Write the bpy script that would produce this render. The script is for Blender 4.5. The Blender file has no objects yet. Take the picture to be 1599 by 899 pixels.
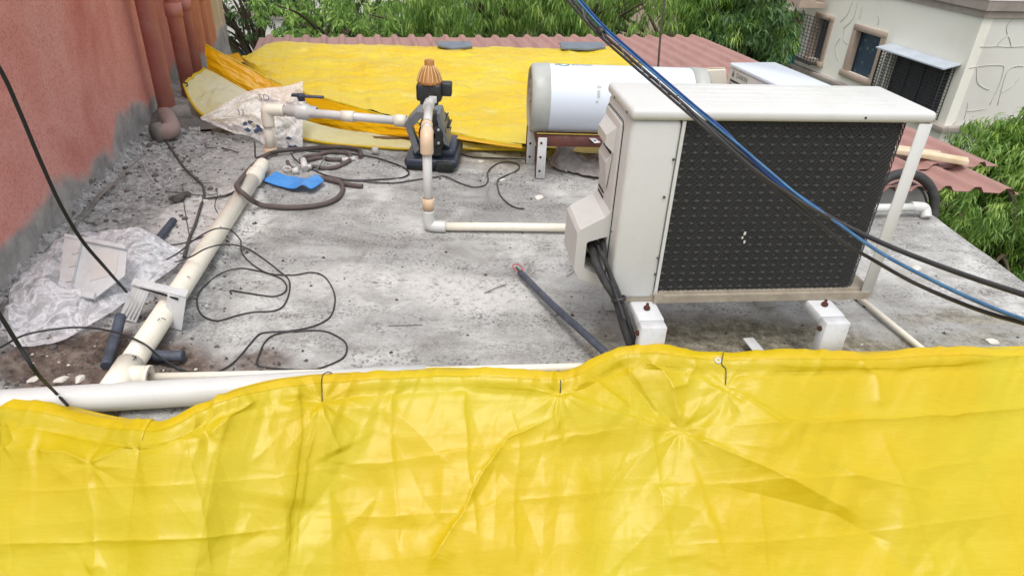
import bpy, bmesh, math, random
import numpy as np
from mathutils import Vector, Matrix

# ------------------------------------------------------------------ camera, world, light, exposure
S = bpy.context.scene
H = 1.40                                             # eye height above the roof slab (m)
F, CX, CY = 1066.0, 800.0, 450.0                     # focal length and centre in photograph pixels
R = np.array([[0.99889914, -0.04690963, 0.0],
              [0.02378613, 0.50650458, -0.86190912],
              [0.04043184, 0.86096027, 0.50706279]])
cam_data = bpy.data.cameras.new('camera')
cam = bpy.data.objects.new('camera', cam_data)
S.collection.objects.link(cam)
M4 = Matrix([list(R[0]) + [0], list(R[1]) + [0], list(R[2]) + [0], [0, 0, 0, 1]])
cam.matrix_world = Matrix.Translation((0, 0, H)) @ M4
cam_data.sensor_width = 36.0
cam_data.lens = 36.0 * F / 1599.0
cam_data.clip_start = 0.05
cam_data.clip_end = 500.0
S.camera = cam

SUN_EL, SUN_AZ = math.radians(68), math.radians(188)   # azimuth clockwise from +Y
world = bpy.data.worlds.new('World')
S.world = world
world.use_nodes = True
wn = world.node_tree
wn.nodes.clear()
sky = wn.nodes.new('ShaderNodeTexSky')
sky.sky_type = 'NISHITA'
sky.sun_disc = False
sky.sun_elevation = SUN_EL
sky.sun_rotation = SUN_AZ
sky.air_density = 1.0
sky.dust_density = 4.0
hs = wn.nodes.new('ShaderNodeHueSaturation')
hs.inputs['Saturation'].default_value = 0.22
bg = wn.nodes.new('ShaderNodeBackground')
bg.inputs['Strength'].default_value = 0.15
wo = wn.nodes.new('ShaderNodeOutputWorld')
wn.links.new(sky.outputs[0], hs.inputs['Color'])
wn.links.new(hs.outputs[0], bg.inputs['Color'])
wn.links.new(bg.outputs[0], wo.inputs['Surface'])

sun_data = bpy.data.lights.new('sun', 'SUN')
sun_data.energy = 0.6
sun_data.angle = math.radians(16)
sun_data.color = (1.0, 0.965, 0.91)
sun = bpy.data.objects.new('sun', sun_data)
S.collection.objects.link(sun)
sdir = Vector((math.sin(SUN_AZ) * math.cos(SUN_EL), math.cos(SUN_AZ) * math.cos(SUN_EL), math.sin(SUN_EL)))
sun.rotation_euler = sdir.to_track_quat('Z', 'Y').to_euler()

S.view_settings.view_transform = 'Standard'
S.view_settings.look = 'None'
S.view_settings.exposure = 0.60
S.view_settings.gamma = 1.0

# ------------------------------------------------------------------ geometry helpers
rng = np.random.default_rng(7)
random.seed(7)
C0 = np.array([0.0, 0.0, H])

def ray(px, py):
    return R @ np.array([px - CX, -(py - CY), -F])
def G(px, py, z=0.0):                                  # where that sight line meets the level z
    v = ray(px, py)
    return C0 + v * ((z - H) / v[2])
def Q(px, py, y):                                      # ... meets the upright plane at depth y
    v = ray(px, py)
    return C0 + v * (y / v[1])
def D(px, py, dist):                                   # ... at a distance
    v = ray(px, py)
    return C0 + v / np.linalg.norm(v) * dist
def PLN(px, py, O, n):
    v = ray(px, py)
    return C0 + v * (np.dot(np.array(O) - C0, n) / np.dot(v, n))

def _h(ix, iy, s):
    n = (ix.astype(np.int64) * 374761393 + iy.astype(np.int64) * 668265263 + s * 1442695041) & 0x7fffffff
    n = ((n ^ (n >> 13)) * 1274126177) & 0x7fffffff
    return ((n ^ (n >> 16)) & 0xffff) / 65535.0
def vnoise(x, y, s=0):
    x = np.asarray(x, float); y = np.asarray(y, float)
    xi, yi = np.floor(x), np.floor(y)
    fx, fy = x - xi, y - yi
    fx = fx * fx * (3 - 2 * fx); fy = fy * fy * (3 - 2 * fy)
    a = _h(xi, yi, s); b = _h(xi + 1, yi, s); c = _h(xi, yi + 1, s); d = _h(xi + 1, yi + 1, s)
    return (a * (1 - fx) + b * fx) * (1 - fy) + (c * (1 - fx) + d * fx) * fy - 0.5
def fbm(x, y, s=0, o=4):
    r = 0; a = 1.0
    for k in range(o):
        r = r + a * vnoise(np.asarray(x) * 2 ** k, np.asarray(y) * 2 ** k, s + k * 17)
        a *= 0.5
    return r
def tri(x, y, s=0, warp=0.35):
    # piecewise flat facets meeting in sharp creases
    x = np.asarray(x, float); y = np.asarray(y, float)
    x, y = x + warp * vnoise(x * 0.7, y * 0.7, s + 3) * 2, y + warp * vnoise(x * 0.7, y * 0.7, s + 5) * 2
    xi, yi = np.floor(x), np.floor(y); fx, fy = x - xi, y - yi
    a = _h(xi, yi, s); b = _h(xi + 1, yi, s); c = _h(xi, yi + 1, s); d = _h(xi + 1, yi + 1, s)
    lo = a + (b - a) * fx + (c - a) * fy; hi = d + (c - d) * (1 - fx) + (b - d) * (1 - fy)
    fl = ((xi + yi) % 2) > 0
    lo2 = b + (a - b) * (1 - fx) + (d - b) * fy; hi2 = c + (d - c) * fx + (a - c) * (1 - fy)
    return np.where(fl, np.where(fx > fy, lo2, hi2), np.where(fx + fy < 1, lo, hi)) - 0.5
def ss(a, b, x):
    t = np.clip((x - a) / (b - a), 0, 1)
    return t * t * (3 - 2 * t)

def spline(pts, n=8, closed=False):
    P = np.array(pts, float)
    m = len(P)
    out = []
    idx = (lambda i: i % m) if closed else (lambda i: min(max(i, 0), m - 1))
    for i in range(m if closed else m - 1):
        p0, p1, p2, p3 = P[idx(i - 1)], P[idx(i)], P[idx(i + 1)], P[idx(i + 2)]
        for k in range(n):
            t = k / n
            out.append(0.5 * (2 * p1 + (p2 - p0) * t + (2 * p0 - 5 * p1 + 4 * p2 - p3) * t * t + (3 * p1 - p0 - 3 * p2 + p3) * t ** 3))
    if not closed: out.append(P[-1])
    return np.array(out)

class MB:
    """collects verts and faces, links them as one mesh object"""
    def __init__(s): s.v = []; s.f = []; s.sm = []; s.mi = []; s.cur = 0
    def add(s, v, f, smooth=False):
        b = len(s.v)
        s.v.extend([tuple(map(float, p)) for p in v])
        s.f.extend([tuple(b + i for i in q) for q in f])
        s.sm.extend([smooth] * len(f)); s.mi.extend([s.cur] * len(f))
        return s
    def box(s, c, d, rz=0.0, bev=0.0, seg=2, M=None):
        bm = bmesh.new()
        bmesh.ops.create_cube(bm, size=1.0)
        bmesh.ops.scale(bm, vec=d, verts=bm.verts)
        if bev > 0:
            bmesh.ops.bevel(bm, geom=list(bm.edges), offset=bev, segments=seg, affect='EDGES', profile=0.5)
        m = Matrix.Translation(c) @ Matrix.Rotation(rz, 4, 'Z')
        if M is not None: m = M
        bmesh.ops.transform(bm, matrix=m, verts=bm.verts)
        bm.verts.index_update()
        s.add([v.co for v in bm.verts], [[v.index for v in f.verts] for f in bm.faces], bev > 0)
        bm.free()
        return s
    def box2(s, lo, hi, bev=0.0, seg=2):
        lo = np.array(lo, float); hi = np.array(hi, float)
        return s.box(tuple((lo + hi) / 2), tuple(np.abs(hi - lo)), bev=bev, seg=seg)
    def tube(s, P, r, n=8, cap=True, closed=False):
        P = np.array(P, float); m = len(P)
        r = np.full(m, r) if np.isscalar(r) else np.array(r, float)
        T = np.gradient(P, axis=0)
        if closed: T = np.roll(P, -1, 0) - np.roll(P, 1, 0)
        T /= np.linalg.norm(T, axis=1)[:, None] + 1e-12
        a = np.array([0, 0, 1.0]) if abs(T[0][2]) < 0.9 else np.array([1.0, 0, 0])
        N = np.cross(T[0], a); N /= np.linalg.norm(N)
        v = []
        ang = np.arange(n) * 2 * math.pi / n
        for i in range(m):
            N = N - T[i] * np.dot(N, T[i]); N /= np.linalg.norm(N) + 1e-12
            B = np.cross(T[i], N)
            v.extend(P[i] + r[i] * (np.cos(t) * N + np.sin(t) * B) for t in ang)
        f = []
        for i in range(m if closed else m - 1):
            j = (i + 1) % m
            for k in range(n):
                l = (k + 1) % n
                f.append((i * n + k, i * n + l, j * n + l, j * n + k))
        s.add(v, f, True)
        if cap and not closed:
            b = len(s.v) - len(v)
            s.f.append(tuple(b + k for k in range(n))[::-1]); s.sm.append(False); s.mi.append(s.cur)
            s.f.append(tuple(b + (m - 1) * n + k for k in range(n))); s.sm.append(False); s.mi.append(s.cur)
        return s
    def cyl(s, a, b, r, n=20, r2=None):
        a = np.array(a, float); b = np.array(b, float)
        return s.tube([a, b], [r, r if r2 is None else r2], n)
    def lathe(s, O, axis, prof, n=32):
        """prof: list of (distance along axis, radius)"""
        O = np.array(O, float); A = np.array(axis, float); A /= np.linalg.norm(A)
        a = np.array([0, 0, 1.0]) if abs(A[2]) < 0.9 else np.array([1.0, 0, 0])
        N = np.cross(A, a); N /= np.linalg.norm(N); B = np.cross(A, N)
        v = []
        for (h, r) in prof:
            for k in range(n):
                t = 2 * math.pi * k / n
                v.append(O + A * h + r * (math.cos(t) * N + math.sin(t) * B))
        f = []
        for i in range(len(prof) - 1):
            for k in range(n):
                l = (k + 1) % n
                f.append((i * n + k, i * n + l, (i + 1) * n + l, (i + 1) * n + k))
        s.add(v, f, True)
        return s
    def prism(s, poly, off):
        """poly: list of 3-D points, off: extrusion vector"""
        n = len(poly); off = np.array(off, float)
        v = [np.array(p, float) for p in poly] + [np.array(p, float) + off for p in poly]
        f = [tuple(range(n))[::-1], tuple(range(n, 2 * n))]
        for i in range(n):
            j = (i + 1) % n
            f.append((i, j, n + j, n + i))
        return s.add(v, f)
    def grid(s, A, smooth=True, flip=False):
        nu, nv = A.shape[0], A.shape[1]
        v = A.reshape(-1, 3)
        i, j = np.meshgrid(np.arange(nu - 1), np.arange(nv - 1), indexing='ij')
        a = (i * nv + j).ravel(); b = a + nv; c = b + 1; d = a + 1
        q = np.stack([a, d, c, b] if flip else [a, b, c, d], 1)
        return s.add(v, q.tolist(), smooth)
    def build(s, name, mat, parent=None, loc=None, auto=None):
        me = bpy.data.meshes.new(name)
        me.from_pydata(s.v, [], s.f)
        me.polygons.foreach_set('use_smooth', s.sm)
        mats = mat if isinstance(mat, (list, tuple)) else [mat]
        for m in mats: me.materials.append(m)
        if len(mats) > 1: me.polygons.foreach_set('material_index', s.mi)
        if auto:
            try: me.set_sharp_from_angle(angle=math.radians(auto))
            except Exception: pass
        me.update()
        o = bpy.data.objects.new(name, me)
        S.collection.objects.link(o)
        if parent is not None: o.parent = parent
        return o

def tag(o, label=None, cat=None, group=None, kind=None):
    if label: o['label'] = label
    if cat: o['category'] = cat
    if group: o['group'] = group
    if kind: o['kind'] = kind
    return o
def thing(name, label, cat, loc=(0, 0, 0), rz=0.0, group=None):
    o = bpy.data.objects.new(name, None)
    o.empty_display_size = 0.1
    S.collection.objects.link(o)
    o.location = tuple(map(float, loc)); o.rotation_euler = (0, 0, rz)
    return tag(o, label, cat, group)
def copy_tree(o, parent=None, link=True):
    c = o.copy(); S.collection.objects.link(c)
    if parent is not None: c.parent = parent
    for ch in [x for x in S.collection.objects if x.parent == o]:
        copy_tree(ch, c)
    return c
def attr(o, name, vals):
    me = o.data
    a = me.attributes.new(name, 'FLOAT', 'POINT')
    a.data.foreach_set('value', np.asarray(vals, np.float32))

# ------------------------------------------------------------------ materials
def srgb(r, g, b):
    f = lambda c: (c / 255 / 12.92) if c / 255 <= 0.04045 else ((c / 255 + 0.055) / 1.055) ** 2.4
    return (f(r), f(g), f(b), 1)
class NT:
    def __init__(s, name):
        s.m = bpy.data.materials.new(name); s.m.use_nodes = True
        s.t = s.m.node_tree; s.t.nodes.clear()
        s.out = s.n('ShaderNodeOutputMaterial'); s.p = s.n('ShaderNodeBsdfPrincipled')
        s.l(s.p.outputs[0], s.out.inputs[0])
        s.co = s.n('ShaderNodeTexCoord').outputs['Object']
    def n(s, t, **k):
        x = s.t.nodes.new(t)
        for a, b in k.items(): setattr(x, a, b)
        return x
    def l(s, a, b): s.t.links.new(a, b)
    def noise(s, sc, det=4, rough=0.6, vec=None, dist=0.0, scale3=None):
        x = s.n('ShaderNodeTexNoise')
        x.inputs['Scale'].default_value = sc; x.inputs['Detail'].default_value = det
        x.inputs['Roughness'].default_value = rough; x.inputs['Distortion'].default_value = dist
        v = vec if vec is not None else s.co
        if scale3:
            mp = s.n('ShaderNodeMapping'); mp.inputs['Scale'].default_value = scale3
            s.l(v, mp.inputs[0]); v = mp.outputs[0]
        s.l(v, x.inputs['Vector'])
        return x.outputs[0]
    def vor(s, sc, feature='F1', vec=None, rnd=1.0):
        x = s.n('ShaderNodeTexVoronoi'); x.feature = feature
        x.inputs['Scale'].default_value = sc; x.inputs['Randomness'].default_value = rnd
        s.l(vec if vec is not None else s.co, x.inputs['Vector'])
        return x.outputs[0]
    def ramp(s, fac, stops):
        x = s.n('ShaderNodeValToRGB'); e = x.color_ramp.elements
        while len(e) < len(stops): e.new(0.5)
        for k, (p, c) in enumerate(stops):
            e[k].position = p
            e[k].color = c if hasattr(c, '__len__') else (c, c, c, 1)
        s.l(fac, x.inputs[0]); return x.outputs[0]
    def mix(s, fac, a, b, mode='MIX'):
        x = s.n('ShaderNodeMix'); x.data_type = 'RGBA'; x.blend_type = mode
        for sock, val in ((x.inputs[0], fac), (x.inputs[6], a), (x.inputs[7], b)):
            if hasattr(val, 'links') or hasattr(val, 'is_linked'): s.l(val, sock)
            else: sock.default_value = val
        return x.outputs[2]
    def math(s, op, a, b=0.0, clamp=False):
        x = s.n('ShaderNodeMath'); x.operation = op; x.use_clamp = clamp
        for sock, val in ((x.inputs[0], a), (x.inputs[1], b)):
            if hasattr(val, 'is_linked'): s.l(val, sock)
            else: sock.default_value = val
        return x.outputs[0]
    def attr(s, name):
        x = s.n('ShaderNodeAttribute'); x.attribute_name = name
        return x.outputs['Fac']
    def bump(s, h, st=0.3, dist=0.01, nrm=None):
        x = s.n('ShaderNodeBump'); x.inputs['Strength'].default_value = st; x.inputs['Distance'].default_value = dist
        s.l(h, x.inputs['Height'])
        if nrm is not None: s.l(nrm, x.inputs['Normal'])
        return x.outputs[0]
    def set(s, **k):
        mp = dict(color='Base Color', rough='Roughness', metal='Metallic', spec='Specular IOR Level', nrm='Normal',
                  trans='Transmission Weight', alpha='Alpha', coat='Coat Weight', coatr='Coat Roughness', sss='Subsurface Weight')
        for a, v in k.items():
            sock = s.p.inputs[mp[a]]
            if hasattr(v, 'is_linked'): s.l(v, sock)
            else: sock.default_value = v
        return s.m

def paint(name, c1, c2=None, rough=0.5, sc=6.0, bump=0.0, bsc=60.0, metal=0.0, grime=0.0, gcol=(0.12, 0.10, 0.08, 1), gsc=9.0, spec=0.5):
    t = NT(name)
    c2 = c2 or tuple(x * 0.85 for x in c1[:3]) + (1,)
    col = t.mix(t.ramp(t.noise(sc, 5), [(0.3, 0.0), (0.7, 1.0)]), c1, c2)
    if grime > 0:
        g = t.ramp(t.noise(gsc, 8, 0.75), [(0.52, 0.0), (0.72, 1.0)])
        col = t.mix(t.math('MULTIPLY', g, grime), col, gcol)
    t.set(color=col, rough=rough, metal=metal, spec=spec)
    if bump > 0: t.set(nrm=t.bump(t.noise(bsc, 4), bump, 0.004))
    return t.m

M = {}
M['pvc'] = paint('cream_pvc', srgb(238, 233, 218), srgb(226, 219, 202), 0.38, 4, 0.05, 30, grime=0.16, gcol=srgb(120, 108, 90), gsc=14)
M['pvc_white'] = paint('white_pvc', srgb(212, 212, 210), srgb(200, 199, 195), 0.32, 3, 0.03, 20, grime=0.12, gcol=srgb(120, 112, 100), gsc=10)
M['pvc_tan'] = paint('tan_coupling', srgb(226, 200, 172), srgb(212, 182, 150), 0.4, 8)
M['ac'] = paint('cabinet_paint', srgb(212, 212, 209), srgb(203, 203, 199), 0.42, 2.5, 0.02, 200, grime=0.16, gcol=srgb(150, 142, 128), gsc=7)
M['ac_side'] = paint('cover_plastic', srgb(206, 203, 199), srgb(198, 195, 190), 0.45, 3, grime=0.12, gcol=srgb(130, 122, 108))
M['bracket'] = paint('white_painted_steel', srgb(208, 210, 212), srgb(194, 195, 195), 0.45, 12, 0.1, 60, grime=0.3, gcol=srgb(130, 105, 85), gsc=18)
M['base_pan'] = paint('dusty_base_pan', srgb(168, 158, 142), srgb(140, 130, 114), 0.75, 20, 0.2, 90)
M['rust'] = paint('rusty_steel', srgb(96, 52, 36), srgb(60, 34, 26), 0.9, 60, 0.6, 200)
M['black'] = paint('black_rubber', (0.018, 0.018, 0.019, 1), (0.035, 0.034, 0.033, 1), 0.5, 30, 0.1, 100)
M['cable'] = paint('black_cable', (0.022, 0.022, 0.024, 1), (0.04, 0.038, 0.036, 1), 0.42, 40)
M['cable_dusty'] = paint('dusty_cable', (0.045, 0.043, 0.042, 1), (0.10, 0.095, 0.09, 1), 0.7, 30)
M['hole'] = paint('dark_plastic', (0.012, 0.012, 0.013, 1), (0.02, 0.02, 0.02, 1), 0.8)
M['blue_cable'] = paint('blue_cable', srgb(74, 124, 164), srgb(48, 92, 134), 0.4, 30)
M['blue_cable_dark'] = paint('dark_blue_cable', srgb(24, 66, 128), srgb(16, 48, 100), 0.4, 30)
M['hose'] = paint('brown_hose', srgb(100, 88, 84), srgb(76, 66, 64), 0.65, 18, 0.1, 60, grime=0.3, gcol=srgb(150, 138, 125))
M['conduit'] = paint('slate_conduit', srgb(78, 86, 100), srgb(58, 62, 72), 0.6, 25, 0.15, 90, grime=0.35, gcol=srgb(140, 132, 120))
M['foam'] = paint('dark_foam_sleeve', srgb(62, 62, 64), srgb(44, 44, 46), 0.75, 25, 0.3, 120, grime=0.25, gcol=srgb(120, 112, 104))
M['blue'] = paint('blue_plastic', srgb(70, 150, 225), srgb(52, 128, 205), 0.35, 14, grime=0.35, gcol=srgb(170, 190, 210), gsc=22)
M['slate'] = paint('slate_tile', srgb(122, 132, 142), srgb(98, 106, 116), 0.6, 15, 0.2, 60)
M['pump_blue'] = paint('dark_blue_plastic', srgb(52, 62, 80), srgb(38, 45, 60), 0.4, 10, 0.1, 60, grime=0.35, gcol=srgb(140, 134, 124), gsc=12)
M['pump_black'] = paint('black_pump_body', srgb(46, 50, 50), srgb(30, 33, 34), 0.45, 12, 0.2, 60, grime=0.3, gcol=srgb(110, 106, 98))
M['pump_grey'] = paint('grey_hood_plastic', srgb(118, 121, 124), srgb(100, 103, 106), 0.45, 10, grime=0.2, gcol=srgb(150, 146, 138))
M['tan_cap'] = paint('tan_cap_plastic', srgb(222, 184, 132), srgb(208, 168, 116), 0.45, 20)
M['tan_groove_shade'] = paint('tan_cap_groove_shade', srgb(176, 122, 66), srgb(160, 108, 56), 0.5, 20)  # darker tan paints the shade in the grooves between the ribs
M['tank'] = paint('white_enamel', srgb(216, 224, 236), srgb(208, 217, 230), 0.22, 2, spec=0.6)
M['tank_cap'] = paint('grey_cap_plastic', srgb(182, 185, 180), srgb(168, 171, 166), 0.4, 6, grime=0.15, gcol=srgb(130, 124, 110))
M['tank_end'] = paint('end_cap_plastic', srgb(170, 164, 140), srgb(150, 146, 126), 0.35, 12)
M['stand_brown'] = paint('red_oxide_steel', srgb(112, 66, 58), srgb(88, 52, 46), 0.7, 14, 0.3, 80, grime=0.3, gcol=srgb(160, 140, 130))
M['green_mark'] = paint('green_mark', srgb(50, 130, 90), None, 0.4)
M['grey_mark'] = paint('grey_mark', srgb(110, 118, 124), None, 0.4)
M['dark_mark'] = paint('dark_mark', srgb(84, 84, 80), None, 0.4)
M['downpipe'] = paint('red_painted_pipe', srgb(196, 134, 124), srgb(174, 110, 100), 0.6, 5, 0.15, 30, grime=0.8, gcol=srgb(186, 158, 152), gsc=4)
M['dusty_pink'] = paint('dusty_pink_pipe', srgb(158, 136, 130), srgb(136, 118, 112), 0.85, 10, 0.4, 60, grime=0.5, gcol=srgb(130, 124, 120))
M['cement'] = paint('grey_cement', srgb(146, 142, 136), srgb(112, 108, 104), 0.92, 8, 0.6, 70, grime=0.3, gcol=srgb(80, 76, 72))
M['cement_dark'] = paint('dark_cement', srgb(116, 110, 106), srgb(84, 80, 78), 0.92, 10, 0.6, 70)
M['plank'] = paint('pale_timber', srgb(224, 212, 186), srgb(196, 176, 140), 0.75, 9, 0.2, 60)
M['wood_brown'] = paint('brown_timber', srgb(120, 92, 52), srgb(88, 66, 40), 0.85, 14, 0.4, 60)
M['stone'] = paint('grey_stone', srgb(96, 90, 86), srgb(66, 62, 60), 0.9, 30, 0.6, 90)
M['chip'] = paint('white_chip', srgb(224, 220, 212), srgb(196, 190, 180), 0.8, 30, 0.4, 90)
M['tyre'] = paint('black_tyre', (0.03, 0.03, 0.031, 1), (0.06, 0.058, 0.056, 1), 0.75, 30, 0.4, 80)
M['beige'] = paint('beige_plaster', srgb(186, 168, 152), srgb(170, 150, 134), 0.9, 2, 0.2, 20, grime=0.25, gcol=srgb(130, 116, 104), gsc=2)
M['cornice'] = paint('taupe_plaster', srgb(168, 158, 150), srgb(144, 134, 126), 0.9, 2, 0.2, 20, grime=0.4, gcol=srgb(110, 104, 98), gsc=3)
M['offwhite'] = paint('off_white_plaster', srgb(243, 241, 230), srgb(236, 233, 221), 0.9, 0.6, 0.1, 10, grime=0.12, gcol=srgb(170, 164, 148), gsc=0.7)
M['offwhite_shaded'] = paint('shaded_white_plaster', srgb(222, 221, 214), srgb(214, 212, 204), 0.9, 0.6, 0.1, 10, grime=0.15, gcol=srgb(168, 164, 152), gsc=0.8)  # darker copy of the house plaster, end wall shade put into the colour
M['crack'] = paint('crack_filler', srgb(196, 193, 182), srgb(182, 178, 166), 0.9, 3)
M['iron'] = paint('window_iron', (0.03, 0.03, 0.034, 1), (0.05, 0.05, 0.052, 1), 0.6, 10)
M['awning'] = paint('grey_awning_sheet', srgb(188, 196, 206), srgb(172, 180, 190), 0.45, 3)
M['bark'] = paint('bark', srgb(104, 90, 74), srgb(72, 62, 52), 0.95, 8, 0.8, 30)
M['board'] = paint('white_card', srgb(226, 222, 212), srgb(212, 206, 194), 0.8, 5)
M['white_far'] = paint('far_white_plaster', srgb(228, 226, 222), srgb(214, 210, 204), 0.9, 0.4, grime=0.2, gcol=srgb(170, 160, 150), gsc=0.5)
M['brown_far'] = paint('far_brown_roofing', srgb(140, 118, 106), srgb(116, 98, 88), 0.9, 0.8)
M['curtain'] = paint('dark_curtain', (0.035, 0.036, 0.045, 1), (0.06, 0.06, 0.07, 1), 0.7, 3)
t = NT('blue_glass')
sp = t.ramp(t.vor(5.0), [(0.10, 1.0), (0.28, 0.0)])
t.set(color=t.mix(t.math('MULTIPLY', sp, 0.6), srgb(44, 66, 84), srgb(126, 150, 150)), rough=0.22, spec=0.5); M['glass'] = t.m

def tarp_mat(name, c1, c2, transl=0.25, rough=0.30, wrinkle=0.25, worn=0.0):
    t = NT(name)
    big = t.ramp(t.noise(1.5, 4, 0.55, dist=0.8), [(0.38, 0.0), (0.60, 1.0)])
    col = t.mix(big, c1, c2)
    w1 = t.n('ShaderNodeTexWave'); w1.wave_type = 'BANDS'; w1.bands_direction = 'X'; w1.inputs['Scale'].default_value = 120
    w2 = t.n('ShaderNodeTexWave'); w2.wave_type = 'BANDS'; w2.bands_direction = 'Y'; w2.inputs['Scale'].default_value = 120
    t.l(t.co, w1.inputs[0]); t.l(t.co, w2.inputs[0])
    thr = t.noise(60, 3, 0.6, scale3=(0.25, 5, 1))
    col = t.mix(t.math('MULTIPLY', t.ramp(thr, [(0.45, 0.0), (0.75, 1.0)]), 0.22), col, tuple(min(1, x * 1.25 + 0.02) for x in c1[:3]) + (1,))
    if worn: col = t.mix(t.math('MULTIPLY', t.ramp(t.noise(3.2, 7, 0.72, scale3=(1, 1.6, 1), dist=0.8), [(0.54, 0.0), (0.74, 1.0)]), worn), col, srgb(232, 222, 150))
    weave = t.math('ADD', w1.outputs['Fac'], w2.outputs['Fac'])
    n1 = t.bump(weave, 0.05, 0.0006)
    wr = t.noise(14, 6, 0.7, dist=1.2)
    n2 = t.bump(wr, wrinkle, 0.006, n1)
    n3 = t.bump(t.noise(60, 3, 0.6, scale3=(1, 0.35, 1)), wrinkle * 0.6, 0.0025, n2)
    t.set(color=col, rough=rough, spec=0.5, nrm=n3)
    tr = t.n('ShaderNodeBsdfTranslucent'); t.l(col, tr.inputs[0]); t.l(n3, tr.inputs[1])
    mx = t.n('ShaderNodeMixShader'); mx.inputs[0].default_value = transl
    t.l(t.p.outputs[0], mx.inputs[1]); t.l(tr.outputs[0], mx.inputs[2]); t.l(mx.outputs[0], t.out.inputs[0])
    return t.m
YEL = srgb(209, 190, 34); YEL2 = srgb(214, 184, 16)  # two tones put backlight and sky sheen on the cloth into its colour
M['tarp'] = tarp_mat('yellow_tarpaulin', YEL, YEL2, 0.25, 0.38, 0.16)
M['tarp_hem'] = tarp_mat('yellow_tarpaulin_hem', srgb(210, 184, 20), srgb(210, 176, 12), 0.14, 0.40, 0.3)  # deeper yellow paints in the weaker sheen of the upward-facing band
M['tarp_far'] = tarp_mat('yellow_tarpaulin_rough', srgb(230, 206, 60), srgb(228, 194, 34), 0.15, 0.36, 0.9, 0.6)
M['tarp_fold'] = tarp_mat('shaded_tarpaulin', srgb(244, 190, 8), srgb(238, 178, 4), 0.3, 0.35, 0.3)  # same cloth; shade and light through the fold painted as amber
M['tarp_back'] = tarp_mat('pale_tarpaulin_back', srgb(226, 224, 196), srgb(222, 212, 150), 0.3, 0.4, 0.5)

def bag_mat(name, c, alpha, prt=None):
    t = NT(name)
    w = t.n('ShaderNodeTexNoise'); w.inputs['Scale'].default_value = 12; w.inputs['Detail'].default_value = 6
    w.inputs['Roughness'].default_value = 0.7; w.inputs['Distortion'].default_value = 2.0
    t.l(t.co, w.inputs['Vector'])
    b = t.bump(w.outputs[0], 0.45, 0.012)
    rdg = t.math('ABSOLUTE', t.math('SUBTRACT', t.noise(9, 5, 0.65, dist=1.5), 0.5))
    a = t.ramp(rdg, [(0.0, min(1.0, alpha + 0.30)), (0.035, alpha + 0.05), (0.16, alpha - 0.28)])
    t.set(color=c, rough=0.28, nrm=b, alpha=a, spec=0.6)
    tr = t.n('ShaderNodeBsdfTranslucent'); tr.inputs[0].default_value = c
    mx = t.n('ShaderNodeMixShader'); mx.inputs[0].default_value = prt or 0.10
    t.l(t.p.outputs[0], mx.inputs[1]); t.l(tr.outputs[0], mx.inputs[2]); t.l(mx.outputs[0], t.out.inputs[0])
    return t.m
M['bag'] = bag_mat('clear_plastic_film', srgb(250, 250, 254), 0.54)
M['bag2'] = bag_mat('milky_plastic_film', srgb(252, 251, 250), 0.74, 0.22)
M['sack'] = paint('grey_dusty_plastic', srgb(176, 170, 168), srgb(136, 130, 128), 0.55, 10, 0.5, 30, grime=0.3, gcol=srgb(100, 94, 90))

def leaf_mat(name, dark, light, lime):
    t = NT(name)
    a = t.attr('tone')
    col = t.ramp(a, [(0.0, dark), (0.5, light), (0.9, lime)])
    t.set(color=col, rough=0.45, spec=0.4)
    tr = t.n('ShaderNodeBsdfTranslucent'); t.l(col, tr.inputs[0])
    mx = t.n('ShaderNodeMixShader'); mx.inputs[0].default_value = 0.42
    t.l(t.p.outputs[0], mx.inputs[1]); t.l(tr.outputs[0], mx.inputs[2]); t.l(mx.outputs[0], t.out.inputs[0])
    return t.m
M['leaf_mid'] = leaf_mat('mid_green_leaves', (0.095, 0.20, 0.045, 1), (0.25, 0.42, 0.09, 1), (0.50, 0.66, 0.18, 1))
M['leaf_dark'] = leaf_mat('dark_green_leaves', (0.045, 0.10, 0.04, 1), (0.11, 0.21, 0.07, 1), (0.24, 0.38, 0.12, 1))
M['leaf_lime'] = leaf_mat('fresh_green_leaves', (0.08, 0.18, 0.03, 1), (0.21, 0.37, 0.055, 1), (0.44, 0.60, 0.11, 1))

# concrete slab
t = NT('weathered_concrete')
soil, grit, moss, lime = t.attr('soil'), t.attr('grit'), t.attr('moss'), t.attr('lime')
big = t.noise(1.7, 6, 0.62, dist=0.4)
col = t.ramp(big, [(0.30, srgb(148, 149, 148)), (0.46, srgb(178, 178, 176)), (0.60, srgb(205, 205, 202)), (0.8, srgb(150, 151, 149))])
patch = t.ramp(t.noise(5.0, 7, 0.7, dist=0.8), [(0.40, 0.0), (0.60, 1.0)])
col = t.mix(t.math('MULTIPLY', patch, 0.62), col, srgb(142, 139, 134))
streak = t.ramp(t.noise(2.2, 8, 0.75, scale3=(0.6, 2.2, 1), dist=0.7), [(0.48, 0.0), (0.66, 1.0)])
fine = t.ramp(t.noise(95, 5, 0.75), [(0.42, 0.0), (0.58, 1.0)])
gr = t.math('MULTIPLY', streak, fine)
col = t.mix(t.math('MULTIPLY', gr, 0.8), col, srgb(84, 80, 76))
spk = t.ramp(t.vor(46.0), [(0.14, 1.0), (0.27, 0.0)])
spm = t.ramp(t.noise(3.0, 4, 0.6), [(0.42, 0.0), (0.6, 1.0)])
col = t.mix(t.math('MULTIPLY', t.math('MULTIPLY', spk, spm), 0.5), col, srgb(76, 72, 68))
col = t.mix(t.math('MULTIPLY', t.ramp(t.noise(240, 2, 0.5), [(0.55, 0.0), (0.7, 1.0)]), 0.30), col, srgb(110, 106, 100))
gcol = t.ramp(t.noise(26, 6, 0.75), [(0.30, srgb(88, 88, 88)), (0.48, srgb(146, 146, 145)), (0.66, srgb(188, 188, 186))])
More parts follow.
